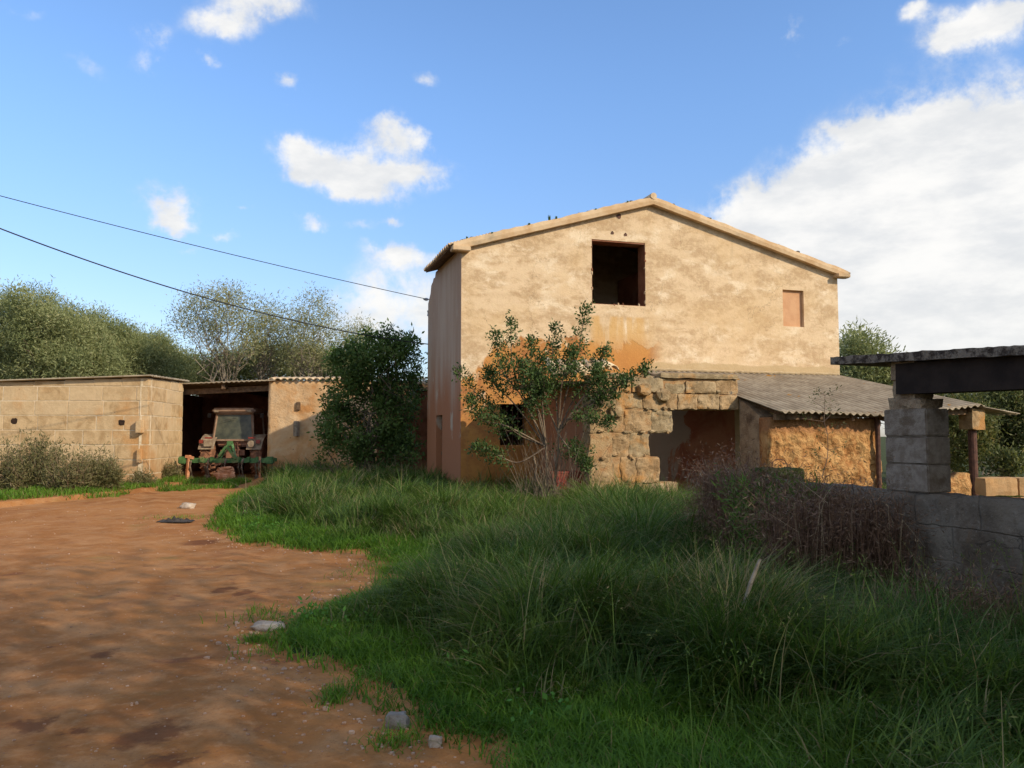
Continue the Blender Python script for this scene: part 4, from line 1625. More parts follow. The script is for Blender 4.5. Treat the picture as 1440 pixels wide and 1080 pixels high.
for s_ in (-1, 1):
    mb.bar((s_ * bw_, -.38, 1.38), (s_ * tw_, -.25, 2.42), .07)
    mb.bar((s_ * bw_, 1.0, 1.3), (s_ * tw_, .95, 2.42), .07)
    mb.bar((s_ * bw_, -.38, 1.40), (s_ * bw_, 1.0, 1.40), .06)
mb.bar((-bw_, -.38, 1.42), (bw_, -.38, 1.42), .07); mb.bar((-tw_, -.25, 2.40), (tw_, -.25, 2.40), .06)
cab = mb.build('cab_frame', M['tbeige'], trac, world_pts=False)
mb = MB(); mb.bevbox((0, .35, 2.52), (1.62, 1.6, .2), .07); mb.build('cab_roof', M['tbeige'], cab, world_pts=False)
for s_ in (-1, 1):
    mb = MB(); mb.bevbox((s_ * .62, -.47, 2.50), (.2, .05, .1), .02); mb.build('roof_lamp', M['twhite'], cab, world_pts=False)
    mb = MB(); mb.bar((s_ * .72, -.2, 2.4), (s_ * .98, -.15, 2.4), .02); mb.bevbox((s_ * .99, -.15, 2.34), (.14, .04, .18), .015)
    mb.build('mirror', M['black'], cab, world_pts=False)
V = [(-bw_ + .03, -.37, 1.45), (bw_ - .03, -.37, 1.45), (tw_ - .03, -.25, 2.38), (-tw_ + .03, -.25, 2.38)]
mesh('rear_window', V, [(0, 1, 2, 3)], M['glass'], cab, world_pts=False)
mb = MB(); mb.bar((-.45, -.40, 2.12), (.1, -.36, 2.24), .015); mb.build('wiper', M['black'], cab, world_pts=False)
mb = MB()
for s_ in (-1, 1):
    mb.bar((s_ * .22, -.4, 1.15), (s_ * .42, -1.15, .62), .05)
    mb.bar((s_ * .38, -.3, .55), (s_ * .45, -1.25, .5), .06)
    mb.bar((s_ * .18, -.42, .7), (s_ * .18, -.42, 1.35), .06)
mb.bar((0, -.3, 1.15), (0, -1.35, 1.12), .05)
for i in range(6):
    mb.cyl((-.2 + i * .08, -.46, 1.05), (-.2 + i * .08, -.5, 1.32), .02, 6)
mb.build('hitch', M['iron'], trac, world_pts=False)

CXc = at(320, 650, 28.3).x
cul = thing('cultivator', 'green spring-tine cultivator hitched behind the tractor at the garage mouth', 'cultivator', (CXc, 28.2, 0))
mb = MB()
mb.bar((-1.68, .0, .70), (1.68, .0, .70), .14)
mb.bar((-1.6, .55, .72), (1.6, .55, .72), .12)
for x in (-1.5, -.75, 0, .75, 1.5):
    mb.bar((x, 0, .72), (x, .55, .72), .08)
mb.bevbox((-1.52, -.08, .72), (.26, .2, .26), .03); mb.bevbox((1.55, -.08, .72), (.26, .2, .26), .03)
for x in (-1.2, -.85, -.5, .45, .8, 1.1): mb.bevbox((x, -.06, .74), (.12, .16, .2), .02)
mb.build('frame', M['green'], cul, world_pts=False)
mb = MB()
mb.bar((-.3, .05, .75), (-.06, .3, 1.28), .09); mb.bar((.3, .05, .75), (.06, .3, 1.28), .09); mb.bevbox((0, .3, 1.3), (.2, .14, .18), .02)
mb.bar((-.26, -.03, .86), (-.02, -.03, 1.2), .08); mb.bar((.34, -.06, .76), (.02, -.03, 1.2), .08)
mb.build('headstock', M['green'], cul, world_pts=False)
for i in range(11):
    x = -1.5 + i * .3
    y = 0 if i % 2 else .55
    mb = MB(); mb.tube([(x, y, .78), (x, y - .16, .66), (x, y - .2, .45), (x, y - .05, .22), (x, y - .02, .05)], [.038, .038, .034, .030, .024], 6)
    mb.box((x, y - .04, .08), (.12, .03, .2))
    mb.build('tine', M['tine'], cul, world_pts=False)
mb = MB(); mb.bar((-1.32, -.16, .0), (-1.28, -.1, .9), .10); mb.bar((-1.4, -.12, .86), (-1.12, -.12, .80), .09); mb.build('parking_leg', M['rock_orange'], cul, world_pts=False)
mb = MB(); mb.bar((1.22, -.12, .02), (1.2, -.1, .86), .05); mb.build('parking_leg', M['rock_orange'], cul, world_pts=False)


# ------------------------------------------------------------------ loose stones and things
def rock(name, label, cat, px, py, size, mat, seed, flat=.4, rz=0):
    p = gnd(px, py)
    mb = MB(); mb.rock((0, 0, size[2] * .35), size, seed, 3, .35, rz)
    o = mb.build(name, mat, None, smooth=True, tint=False)
    o.location = (p.x, p.y, float(hgt(p.x, p.y)))
    return tag(o, label, cat)


rock('flat_stone', 'flat pale stone lying at the tip of the grass beside the track', 'stone', 378, 886, (.26, .2, .07), M['rock'], 3)
rock('grey_stone', 'squarish grey stone at the near edge of the grass', 'stone', 558, 1030, (.13, .09, .09), M['rock_grey'], 9)
rock('small_stone', 'small pinkish stone just right of the squarish grey stone', 'stone', 612, 1058, (.07, .05, .06), M['rock'], 19)
rock('tan_stone', 'tan stone on the track near the garage', 'stone', 264, 714, (.3, .25, .14), M['rock'], 23)
rock('white_stone', 'white stone among the weeds in front of the block shed', 'stone', 108, 696, (.36, .3, .5), M['rock'], 33)
p = at(319, 668, 27.9)
mb = MB()
mb.rock((0, 0, .18), (.66, .5, .36), 3, 3, .4); mb.rock((.02, -.02, .42), (.55, .4, .16), 8, 3, .4, .3)
o = mb.build('orange_boulder', M['rock_orange'], None, tint=False); o.location = (p.x, 27.75, .0)
tag(o, 'cracked orange boulder lying under the green cultivator', 'boulder')
p = gnd(247, 735)
V, F = [], []
for i in range(13):
    for j in range(7):
        x, y = i / 12 - .5, j / 6 - .5
        V.append((x * .62, y * .34, .02 + .16 * abs(mnoise.noise(Vector((x * 6, y * 6, 3)))) * (1 - 3 * max(x * x, y * y)) + .01))
for i in range(12):
    for j in range(6):
        if (i, j) in ((0, 0), (11, 5), (0, 5), (11, 0), (1, 0), (10, 5)): continue
        a = i * 7 + j
        F.append((a, a + 7, a + 8, a + 1))
o = mesh('dark_rag', V, F, M['black'], None); o.location = (p.x, p.y, float(hgt(p.x, p.y)))
m = o.modifiers.new('t', 'SOLIDIFY'); m.thickness = .012
tag(o, 'crumpled dark rag on the sunny part of the track', 'rag')
# pebbles strewn over the track
mb = MB()
for i in range(900):
    y = 3.2 + 20 * random.random() ** 1.6
    x = random.uniform(-.66, .1) * y
    if not bool(inside(x, y, ROAD)): continue
    s_ = random.uniform(.004, .012) * (1 + y * .05)
    mb.rock((x, y, float(hgt(x, y)) + s_ * .2), (s_ * 1.5, s_ * 1.2, s_), i, 1, .3)
for i in range(500):   # more grit along the grass edge
    k = random.randrange(3, len(EDGE) - 1); t = random.random()
    x = EDGE[k][0] + (EDGE[k + 1][0] - EDGE[k][0]) * t - abs(random.gauss(.12, .2)); y = EDGE[k][1] + (EDGE[k + 1][1] - EDGE[k][1]) * t - random.gauss(0.05, .15)
    s_ = random.uniform(.004, .02) * (1 if random.random() < .9 else 1.8)
    mb.rock((x, y, float(hgt(x, y)) + s_ * .2), (s_ * 1.5, s_ * 1.2, s_), i, 1, .3)
M['grit'] = two_tone('grit', (.30, .16, .09), (.46, .31, .21), 9, .4)
tag(mb.build('gravel', M['grit'], None, tint=False), 'scattered grit and pebbles on the red dirt track', 'gravel', kind='stuff')
# red trough by the annex
p = at(796, 680, 17.6)
tr = thing('red_trough', 'red metal trough on thin legs under the leafy shrub, by the annex side wall', 'trough', (p.x, 17.6, 0), AL)
V, F = [], []
zt, zb_ = .80, .42
o_ = [(-.40, -.2), (.40, -.2), (.40, .2), (-.40, .2)]
for z_, s_ in ((zb_, .88), (zt, 1.0), (zt, .95), (zb_ + .03, .83)):
    for (x, y) in o_: V.append((x * s_, y * s_, z_))
F = [(3, 2, 1, 0)]
for r in range(3):
    for k in range(4):
        F.append((r * 4 + k, r * 4 + (k + 1) % 4, r * 4 + 4 + (k + 1) % 4, r * 4 + 4 + k))
F.append((12, 13, 14, 15))
mesh('tub', V, F, M['red'], tr, world_pts=False)
mb = MB()
for (x, y) in ((-.43, -.23), (-.43, .23), (.43, -.23), (.43, .23)): pass
for (a_, b_) in ((0, 1), (1, 2), (2, 3), (3, 0)):
    pa, pb_ = o_[a_], o_[b_]
    mb.bar((pa[0], pa[1], zt), (pb_[0], pb_[1], zt), .03)
mb.build('rim', M['red'], tr, world_pts=False)
for (x, y) in ((-.34, -.16), (.34, -.16), (.34, .16), (-.34, .16)):
    mb = MB(); mb.cyl((x, y, 0), (x * .95, y * .95, zb_ + .02), .018, 6); mb.build('leg', M['iron'], tr, world_pts=False)

# leaning wooden stake in the grass
p = at(1060, 815, 5.3)
mb = MB(); mb.tube([(p.x - .18, 5.28, p.z - .5), (p.x - .02, 5.3, p.z - .02), (p.x + .05, 5.32, p.z + .13)], [.016, .015, .010], 7)
tag(mb.build('wooden_stake', M['bark_pale'], None, tint=False), 'pale broken wooden stake leaning in the tall grass', 'stake')
# moss-topped block with a wire handle on the far end of the low wall
p = at(1092, 672, 9.9)
bl = thing('mossy_block', 'mossy block with a bent wire loop behind the end of the low wall', 'block', (p.x, 9.9, 0), AL)
mb = MB(); mb.stone(-.3, .32, -.15, .15, .6, p.z + .12, 3, .03, seg=.05); mb.stone(-.32, .3, -.16, .16, 0, .62, 5, .03); mb.build('stone', M['turf'], bl, world_pts=False)
mb = MB(); zt = p.z + .1
mb.tube([(-.1, -.05, zt), (-.09, -.05, zt + .1), (-.02, -.05, zt + .13), (.08, -.05, zt + .12), (.12, -.05, zt + .07), (.13, -.05, zt)], .006, 5); mb.build('wire_loop', M['iron'], bl, world_pts=False)


# ------------------------------------------------------------------ vegetation tools
def leaves(C, n_each, spread, length, width, droop=0.0, up=.0, seed=0, rnd_len=.4, blob_t=None):
    """C: (k,3) cluster centres; returns V,F,tint for diamond leaves"""
    g = np.random.default_rng(seed)
    C = np.asarray(C, float)
    k = len(C)
    N = k * n_each
    sp = np.asarray(spread, float)
    base = np.repeat(C, n_each, 0)
    off = g.normal(0, 1, (N, 3)) * sp * .55
    P = base + off
    d = g.normal(0, 1, (N, 3)) + off / (np.linalg.norm(off, axis=1, keepdims=True) + 1e-6) * .9
    d[:, 2] += up - droop
    d /= np.linalg.norm(d, axis=1, keepdims=True)
    r = g.normal(0, 1, (N, 3))
    s = np.cross(d, r); s /= np.linalg.norm(s, axis=1, keepdims=True) + 1e-9
    L = length * (1 + g.uniform(-rnd_len, rnd_len, (N, 1))); Wd = width * (1 + g.uniform(-.3, .3, (N, 1)))
    v0 = P; v1 = P + d * L * .45 + s * Wd * .5; v2 = P + d * L; v3 = P + d * L * .45 - s * Wd * .5
    V = np.stack([v0, v1, v2, v3], 1).reshape(-1, 3)
    F = np.arange(N * 4).reshape(N, 4)
    ct = np.repeat(g.uniform(0, 1, k) if blob_t is None else blob_t, n_each)
    t = np.clip(ct * .55 + g.uniform(0, .5, N), 0, 1)
    return V, F, np.repeat(t, 4)


def limb(a, b, r0, r1, wig=.12, n=6, g=None):
    a, b = Vector(a), Vector(b)
    L = (b - a).length
    pts, rad = [], []
    for i in range(n + 1):
        t = i / n
        o = Vector((random.gauss(0, 1), random.gauss(0, 1), random.gauss(0, .6))) * wig * L * .25 * math.sin(math.pi * t)
        pts.append(a.lerp(b, t) + o)
        rad.append(r0 + (r1 - r0) * t)
    return pts, rad


def tree(name, label, cat, base, crown, mat, bark, n_clus, n_leaf, lsize, spread, trunk_r=.15, group=None, limbs=10, seed=0, limb_show=1.0, droop=0, up=0, stems=1, shell=.55):
    """crown: list of ellipsoids (cx,cy,cz,rx,ry,rz) in world metres"""
    g = np.random.default_rng(seed); random.seed(seed)
    root = thing(name, label, cat, base, group=group)
    vol = np.array([c[3] * c[4] * c[5] for c in crown]) ** .75
    cnt = np.maximum(3, (vol / vol.sum() * n_clus)).astype(int)
    C = []
    for c, k in zip(crown, cnt):
        u = g.normal(0, 1, (k, 3)); u /= np.linalg.norm(u, axis=1, keepdims=True)
        rr = g.uniform(shell ** 3, 1, (k, 1)) ** (1 / 3) * (1 + g.normal(0, .10, (k, 1)))
        C.append(np.array(c[:3]) + u * rr * np.array(c[3:]))
    C = np.concatenate(C)
    C = C[C[:, 2] > .12]
    V, F, T = leaves(C, n_leaf, spread, lsize[0], lsize[1], droop, up, seed)
    mesh('crown', V, F, mat, root, T)
    mb = MB()
    bs = Vector(base)
    cen = Vector(C.mean(0))
    tops = []
    for s_ in range(stems):
        hub = bs.lerp(cen, .45) + Vector((random.gauss(0, .25), random.gauss(0, .25), 0)) * (stems > 1) * 1.5
        b0 = bs + Vector((random.gauss(0, .08), random.gauss(0, .08), -.1)) * (1 if stems > 1 else .3)
        pts, rad = limb(b0, hub, trunk_r, trunk_r * .65, .2)
        mb.tube(pts, rad, 8)
        tops.append((hub, trunk_r * .6))
    for i in range(limbs):
        j = int(g.integers(len(C)))
        h_, r_ = tops[i % len(tops)]
        pts, rad = limb(h_, Vector(C[j]) * limb_show + h_ * (1 - limb_show), r_ * .6, .012, .3, 8)
        mb.tube(pts, rad, 5)
        for q in range(2):
            m_ = pts[4 + q]
            dd = np.linalg.norm(C - np.array(m_), axis=1)
            near = np.argsort(dd)[g.integers(2, min(12, len(C)))]
            p2, r2 = limb(m_, Vector(C[near]), rad[4] * .6, .008, .3, 4)
            mb.tube(p2, r2, 4)
    mb.build('trunk', bark, root, tint=False)
    return root


def px_crown(lst, Y, dep):
    """ellipsoids given as (px,py,half_w_px,half_h_px[,dY]) at depth Y"""
    out = []
    for q in lst:
        px, py, hw, hh = q[:4]
        y = Y + (q[4] if len(q) > 4 else 0)
        p = at(px, py, y)
        out.append((p.x, p.y, p.z, hw * y / FPX, dep, hh * y / FPX))
    return out


# big feathery trees behind the block shed
grp = 'feathery trees behind the sheds'
specs = [
    ('leftmost broad grey-green tree at the left edge of the photo, behind the shed', [(20, 480, 75, 62), (-30, 470, 60, 70), (35, 530, 90, 45)], 37, -.1),
    ('tallest rounded grey-green tree above the left half of the block shed', [(58, 455, 42, 48), (92, 480, 52, 50), (100, 520, 70, 40)], 36, 0),
    ('mid-height grey-green tree with a knobbly top above the block shed corner', [(150, 482, 30, 36), (175, 505, 48, 38), (160, 530, 60, 30)], 39, 0),
    ('low yellowish green tree sloping down right of the knobbly-topped tree', [(218, 505, 34, 30), (238, 525, 45, 28), (262, 532, 34, 20)], 41, 0),
]
for i, (lb, cr, Y, _) in enumerate(specs):
    c = px_crown(cr, Y, 1.9)
    tree('feathery_tree', lb, 'tree', (c[0][0], Y + .3, 0), c, M['l_olive'], M['bark'], 210, 330, (.17, .036), .50, .22, grp, 14, 40 + i, droop=.0, up=.5, shell=.3)
# sparse trees with visible limbs behind the garage
grp = 'sparse trees behind the garage'
specs = [
    ('tall airy tree with bare dark limbs above the tractor garage', [(300, 440, 44, 34), (330, 470, 42, 38), (275, 450, 22, 32), (318, 420, 30, 14)], 37, (308, 545), 110, 34),
    ('thin airy tree in the middle of the sparse group, above the garage roof edge', [(372, 450, 22, 32), (385, 480, 30, 34)], 39, (378, 545), 60, 32),
    ('airy round-headed tree right of the thin one, left of the dark bush', [(438, 448, 34, 30), (425, 485, 44, 34), (460, 490, 34, 30)], 38, (430, 545), 110, 34),
    ('faint open-crowned tree just left of the dark bush top', [(505, 482, 24, 26), (490, 505, 34, 26)], 40, (500, 545), 60, 30),
    ('dense lower olive tree filling in below the sparse trees', [(370, 512, 50, 26), (430, 515, 60, 26), (330, 520, 40, 20), (290, 525, 30, 18), (480, 522, 40, 20)], 42, (400, 545), 230, 100),
]
for i, (lb, cr, Y, bp, nc, nl) in enumerate(specs):
    c = px_crown(cr, Y, 1.3)
    b = at(bp[0], bp[1], Y)
    tree('airy_tree' if i < 4 else 'olive_tree', lb, 'tree', (b.x, Y, 0), c, M['l_sparse'] if i < 4 else M['l_olive'], M['bark_grey'], nc, int(nl * 2.9), (.15, .034), .55, .085, grp if i < 4 else None, 26 if i < 4 else 12, 60 + i, up=.3, stems=2 if i < 4 else 1, shell=.35)

# right background tree and scrub
c = px_crown([(1203, 490, 20, 20), (1230, 512, 26, 18), (1208, 530, 34, 26), (1250, 535, 30, 20)], 33, 1.5)
tree('olive_tree', 'grey-green tree peeking out right of the farmhouse gable', 'tree', (c[2][0], 33, 0), c, M['l_olive'], M['bark'], 150, 110, (.22, .05), .5, .16, None, 10, 81, up=.4, shell=.3)
c = px_crown([(1285, 548, 30, 18), (1262, 560, 40, 30)], 34, 1.5)
tree('olive_tree', 'low olive tree seen below the left end of the canopy', 'tree', (c[0][0], 34, 0), c, M['l_olive'], M['bark'], 90, 100, (.22, .05), .5, .14, None, 6, 82, up=.4)
grp = 'scrub beyond the lean-to'
for i, (lb, cr, Y, mt) in enumerate([
        ('dense dark scrub bush behind the block pillar and lean-to post', [(1335, 610, 34, 50), (1352, 580, 30, 30)], 24, 'l_scrub'),
        ('tall brownish scrub bush with bare stems at the right of the dark post', [(1402, 600, 36, 50), (1425, 570, 40, 34)], 25, 'l_scrub'),
        ('broad olive-green scrub bush on the far right under the canopy', [(1470, 600, 50, 55), (1520, 580, 50, 60)], 24, 'l_scrub'),
        ('pale far scrub bush just under the canopy beam', [(1380, 560, 70, 22), (1450, 560, 60, 24)], 30, 'l_olive')]):
    c = px_crown(cr, Y, 1.4)
    tree('scrub_bush', lb, 'bush', (c[0][0], Y, 0), c, M[mt], M['bark_pale'], 150, 90, (.13, .05), .38, .05, grp, 22, 90 + i, up=.3, stems=4, shell=.3)
c = px_crown([(1413, 655, 17, 14)], 19, .3)
tree('green_shrub', 'small bright green shrub behind the pale low block wall', 'bush', (c[0][0], 19, 0), c, M['l_scrub'], M['bark'], 16, 60, (.13, .05), .25, .02, None, 5, 99, up=.8)

# dark dense bush left of the farmhouse
c = px_crown([(520, 530, 55, 45), (555, 510, 32, 40), (495, 520, 28, 40), (515, 590, 62, 50), (560, 570, 36, 60), (478, 600, 30, 30), (540, 640, 55, 32), (500, 490, 14, 16), (545, 487, 12, 16), (572, 492, 12, 18), (520, 480, 9, 12)], 24.6, 1.0)
root = tree('dark_bush', 'large dense dark green bush left of the farmhouse in front of the earth wall', 'bush', (c[3][0], 24.6, 0), c, M['l_dark'], M['bark'], 250, 85, (.13, .055), .25, .06, None, 26, 111, up=.4, stems=5, shell=.4)
# slender shoots on its top
random.seed(5)
g = np.random.default_rng(5)
mb = MB(); C = []
for (px, py) in [(545, 462), (520, 470), (572, 478), (500, 478), (590, 500), (556, 470), (478, 500), (455, 560), (450, 600), (446, 640)]:
    tip = at(px, py, 24.4); b = at(px + random.uniform(-5, 12) - (px - 520) * .25, py + 70, 24.5)
    pts, rad = limb(b, tip, .02, .006, .15, 6); mb.tube(pts, rad, 4)
    for k in range(3, 7):
        for _ in range(2): C.append(tuple(pts[k] + Vector((random.gauss(0, .05), random.gauss(0, .05), random.gauss(0, .08)))))
V, F, T = leaves(C, 22, .16, .11, .05, up=.6, seed=3)
mesh('shoots', V, F, M['l_dark'], root, T)
mb.build('shoot_stems', M['bark'], root, tint=False)
# dry tangle at its foot
mb = MB()
for i in range(70):
    p = at(random.uniform(455, 600), 680, 23.6 + random.random())
    t = random.uniform(-1, 1)
    pts = [(p.x, p.y, 0), (p.x + t * .25, p.y, random.uniform(.3, .6)), (p.x + t * .8, p.y - .1, random.uniform(.4, 1.0))]
    mb.tube(pts, [.012, .009, .004], 4, False)
mb.build('dry_stems', M['deadwood'], root, tint=False)


# leafy open shrub in front of the farmhouse, branches as in the photograph
YT = 16.6
bs = at(772, 700, YT)
shrub = thing('lentisk_shrub', 'tall open shrub with leafy spires in front of the farmhouse lower window', 'shrub', (bs.x, YT, 0))
random.seed(21)
mb = MB(); C = []; Csz = []
J = at(768, 628, YT)   # main fork
J2 = at(785, 610, YT)
base = Vector((bs.x, YT, 0))
for (a_, b_, r0, r1) in ((base, J, .032, .024), (base + Vector((.12, .1, 0)), J2, .03, .022), (base + Vector((-.1, .05, 0)), at(750, 640, YT), .025, .018)):
    pts, rad = limb(a_, b_, r0, r1, .08, 5); mb.tube(pts, rad, 7)
# (start, mid pixels..., tip), leafy fraction
br = [
    (J, [(745, 575), (722, 520), (718, 452)], .55, 0), (J, [(735, 560), (706, 520), (697, 470)], .5, -.3), (J, [(752, 560), (748, 520), (748, 478)], .5, .3),
    (J2, [(782, 560), (776, 510), (781, 460)], .5, .4), (J2, [(795, 560), (812, 500), (824, 432)], .5, 0), (J2, [(805, 565), (838, 520), (852, 492)], .5, .3),
    (J2, [(820, 560), (865, 545), (912, 516)], .55, -.2), (J2, [(815, 575), (850, 560), (880, 530)], .5, .2), (J, [(728, 610), (690, 575), (644, 523)], .6, .1),
    (J, [(715, 600), (680, 590), (660, 560)], .5, -.3), (J, [(730, 650), (700, 640), (668, 628)], .4, -.4), (J, [(725, 570), (695, 540), (688, 520)], .5, .2),
    (J2, [(800, 590), (828, 590), (858, 595)], .4, -.4), (J, [(762, 560), (765, 540), (762, 500)], .6, -.5), (J2, [(790, 540), (800, 515), (806, 490)], .6, -.4),
    (J, [(758, 580), (740, 545), (735, 510)], .6, -.6), (J2, [(770, 570), (760, 540), (750, 520)], .6, .5), (J2, [(830, 545), (845, 540), (840, 520)], .5, -.3), (J2, [(800, 630), (815, 640), (825, 660)], .6, -.3),
]
extra = []
for (s_, mids, lf, dy_) in br:
    ctrl = [s_] + [at(m[0], m[1], YT + dy_ * (k + 1) / 3) for k, m in enumerate(mids)]
    pts = []
    for q in range(len(ctrl) - 1):
        n = 7
        for k in range(n):
            t = k / n
            p0 = ctrl[max(q - 1, 0)]; p1 = ctrl[q]; p2 = ctrl[q + 1]; p3 = ctrl[min(q + 2, len(ctrl) - 1)]
            pts.append(.5 * ((2 * p1) + (-p0 + p2) * t + (2 * p0 - 5 * p1 + 4 * p2 - p3) * t * t + (-p0 + 3 * p1 - 3 * p2 + p3) * t ** 3))
    pts.append(ctrl[-1])
    n = len(pts)
    rad = [.016 * (1 - i / n) + .004 for i in range(n)]
    mb.tube(pts, rad, 5)
    for i in range(int(n * (1 - lf)) - 1, n):
        wd_ = .36 * (1 - (i / n) ** 1.1) + .04
        kk = 4
        for q in range(kk):
            o_ = Vector((random.gauss(0, 1), random.gauss(0, 1), random.gauss(.2, .6))) * wd_ * .62
            tip = pts[i] + o_
            if o_.length > .1 and q < 2:
                mb.tube([pts[i], pts[i] + o_ * .5 + Vector((0, 0, -.02)), tip], [.005, .004, .003], 3, False)
            C.append(tuple(tip))
V, F, T = leaves(C, 15, .10, .068, .036, up=.5, seed=9)
mesh('foliage', V, F, M['l_lent'], shrub, T)
mb.build('branches', M['bark_shrub'], shrub, tint=False)
# bare dead twigs around its foot
mb = MB()
for i in range(190):
    t = random.uniform(-.7, .7)
    b = base + Vector((random.gauss(0, .35), random.gauss(0, .3), 0))
    h = random.uniform(.4, 1.9)
    mb.tube([b, b + Vector((t * .3 + random.gauss(0, .06), random.gauss(0, .1), h * .5)), b + Vector((t * 1.0, random.gauss(0, .2), h))], [.006, .004, .002], 3, False)
mb.build('dead_twigs', M['bark'], shrub, tint=False)

# ------------------------------------------------------------------ grass
GRASS_R = [  # outline of the meadow (world x,y), right of the track
] + EDGE + [(.2, 3.3), (.6, 1.8), (5.6, 1.8), (4.75, 3.1)] + [(3.95, 5.6), (3.45, 6.9), (2.9, 8.3), (2.5, 9.6)] + [(5.3, 12.5), (7.0, 15.0), (5.6, 16.1), (1.7, 16.6), (.7, 19.8), (-1.2, 19.4), (-2.2, 23.2), (-6.5, 28.3), (-8.0, 28.5)]


def scatter(n, poly, dens=None, seed=0):
    g = np.random.default_rng(seed)
    P = np.array(poly)
    lo, hi = P.min(0), P.max(0)
    out = []
    tot = 0
    while tot < n:
        x = g.uniform(lo[0], hi[0], n); y = g.uniform(lo[1], hi[1], n)
        m = inside(x, y, poly)
        if dens is not None: m &= g.uniform(0, 1, n) < dens(x, y)
        out.append(np.stack([x[m], y[m]], 1)); tot += int(m.sum())
        if len(out) > 60: break
    return np.concatenate(out)[:n]


def blade_mesh(XY, H, Wd, bend, tint, seed=0, segs=3, lean=None):
    g = np.random.default_rng(seed)
    n = len(XY)
    a = g.uniform(0, 2 * np.pi, n)
    if lean is not None:
        cl = vnoise(XY[:, 0], XY[:, 1], 1.3, 91) * 9.0 + vnoise(XY[:, 0], XY[:, 1], 4.0, 92) * 3.0
        a = np.where(g.uniform(0, 1, n) < .6, cl + g.normal(0, .7, n), a)
    d = np.stack([np.cos(a), np.sin(a)], 1)
    fa = a + np.pi / 2 + g.normal(0, .5, n)
    s = np.stack([np.cos(fa), np.sin(fa)], 1)
    z0 = hgt(XY[:, 0], XY[:, 1]) - .02
    Vs = []
    for k in range(segs + 1):
        t = k / segs
        out = H * bend * t ** 2
        up = H * (t - .32 * bend * t ** 2.5 * 1.2)
        c = np.stack([XY[:, 0] + d[:, 0] * out, XY[:, 1] + d[:, 1] * out, z0 + up], 1)
        w_ = Wd * (1 - t ** 1.6) * .5 + .0005
        Vs.append(c - np.stack([s[:, 0] * w_, s[:, 1] * w_, 0 * w_], 1))
        Vs.append(c + np.stack([s[:, 0] * w_, s[:, 1] * w_, 0 * w_], 1))
    V = np.stack(Vs, 1)
    k2 = 2 * (segs + 1)
    b = np.arange(n)[:, None] * k2
    F = np.concatenate([b + np.array([2 * k, 2 * k + 1, 2 * k + 3, 2 * k + 2]) for k in range(segs)], 0)
    return V.reshape(-1, 3), F, np.repeat(tint, k2)


def in_view(x, y, m=1.1):
    return (np.abs(x) < .66 * y * m + .6) & (y > 1.6)


def tallness(x, y):
    """0 at the track edge (short lawn-like grass) to 1 in the rank grass"""
    d = edge_dist(x, y, EDGE)
    w_ = (vnoise(x, y, .8, 21) - .5) * .9
    # tip of the left lobe stays short for longer
    k = np.clip((d + w_ - .55) / .9, 0, 1)
    left = np.clip((-x - 1.2) / 2.0, 0, 1) * np.clip((17 - y) / 4, 0, 1)
    k = k * (1 - .45 * left)
    near = np.clip((5.4 - y) / 1.5, 0, 1)
    return np.clip(k * (1 - .75 * near), 0, 1)


def dens_fn(x, y):
    base = np.clip(1.0 * (5.0 / np.maximum(y, 3.2)) ** 1.35, .06, 1)
    d = edge_dist(x, y, EDGE)
    ragged = np.clip((d - .03 - .35 * vnoise(x, y, 3.1, 31)) / .22 + .35, .12, 1)
    return base * in_view(x, y) * ragged


# rank, drooping tall grass
XY = scatter(150000, GRASS_R, lambda x, y: dens_fn(x, y) * np.clip(tallness(x, y) * 1.3 - .05, 0, 1) * (.25 + .75 * (vnoise(x, y, 2.2, 41) > .42)), 1)
g = np.random.default_rng(2)
tl = tallness(XY[:, 0], XY[:, 1])
clump = vnoise(XY[:, 0], XY[:, 1], 1.1, 51)
cl2 = vnoise(XY[:, 0], XY[:, 1], 3.0, 52)
H = (.18 + .56 * tl * (.25 + 1.0 * clump) * (.6 + .75 * cl2)) * g.uniform(.55, 1.25, len(XY))
Wd = (.0075 + .0008 * XY[:, 1]) * g.uniform(.5, 1.5, len(XY))
patch = vnoise(XY[:, 0], XY[:, 1], .7, 61)
dry = vnoise(XY[:, 0], XY[:, 1], 1.5, 62)
T = np.clip(.1 + .5 * patch + g.normal(0, .16, len(XY)), 0, .8)
T = np.where(g.uniform(0, 1, len(XY)) < .09 + .45 * np.clip((dry - .58) * 4, 0, 1), g.uniform(.86, 1, len(XY)), T)
V, F, T = blade_mesh(XY, H, Wd, g.uniform(.3, 1.25, len(XY)), T, 3, 4, lean=-2.4)
tag(mesh('tall_grass', V, F, M['grass_tall'], None, T), 'rank drooping tall grass between the track and the farmhouse', 'grass', kind='stuff')
# bright short grass at the borders and under the tall
XY = scatter(135000, GRASS_R, lambda x, y: dens_fn(x, y) * np.clip(1.15 - tallness(x, y), .12, 1), 5)
H = g.uniform(.05, .17, len(XY)) * (.7 + .7 * vnoise(XY[:, 0], XY[:, 1], 2.5, 71)) * (1 + .5 * np.clip((XY[:, 1] - 8) / 8, 0, 1))
Wd = (.0048 + .0009 * XY[:, 1]) * g.uniform(.7, 1.3, len(XY))
T = np.clip(.25 + .5 * vnoise(XY[:, 0], XY[:, 1], 1.2, 72) + g.normal(0, .15, len(XY)), 0, .8)
T = np.where(g.uniform(0, 1, len(XY)) < .03, .95, T)
V, F, T = blade_mesh(XY, H, Wd, g.uniform(.3, 1.1, len(XY)), T, 7, 3)
tag(mesh('short_grass', V, F, M['grass'], None, T), 'short bright green grass along the edge of the track', 'grass', kind='stuff')

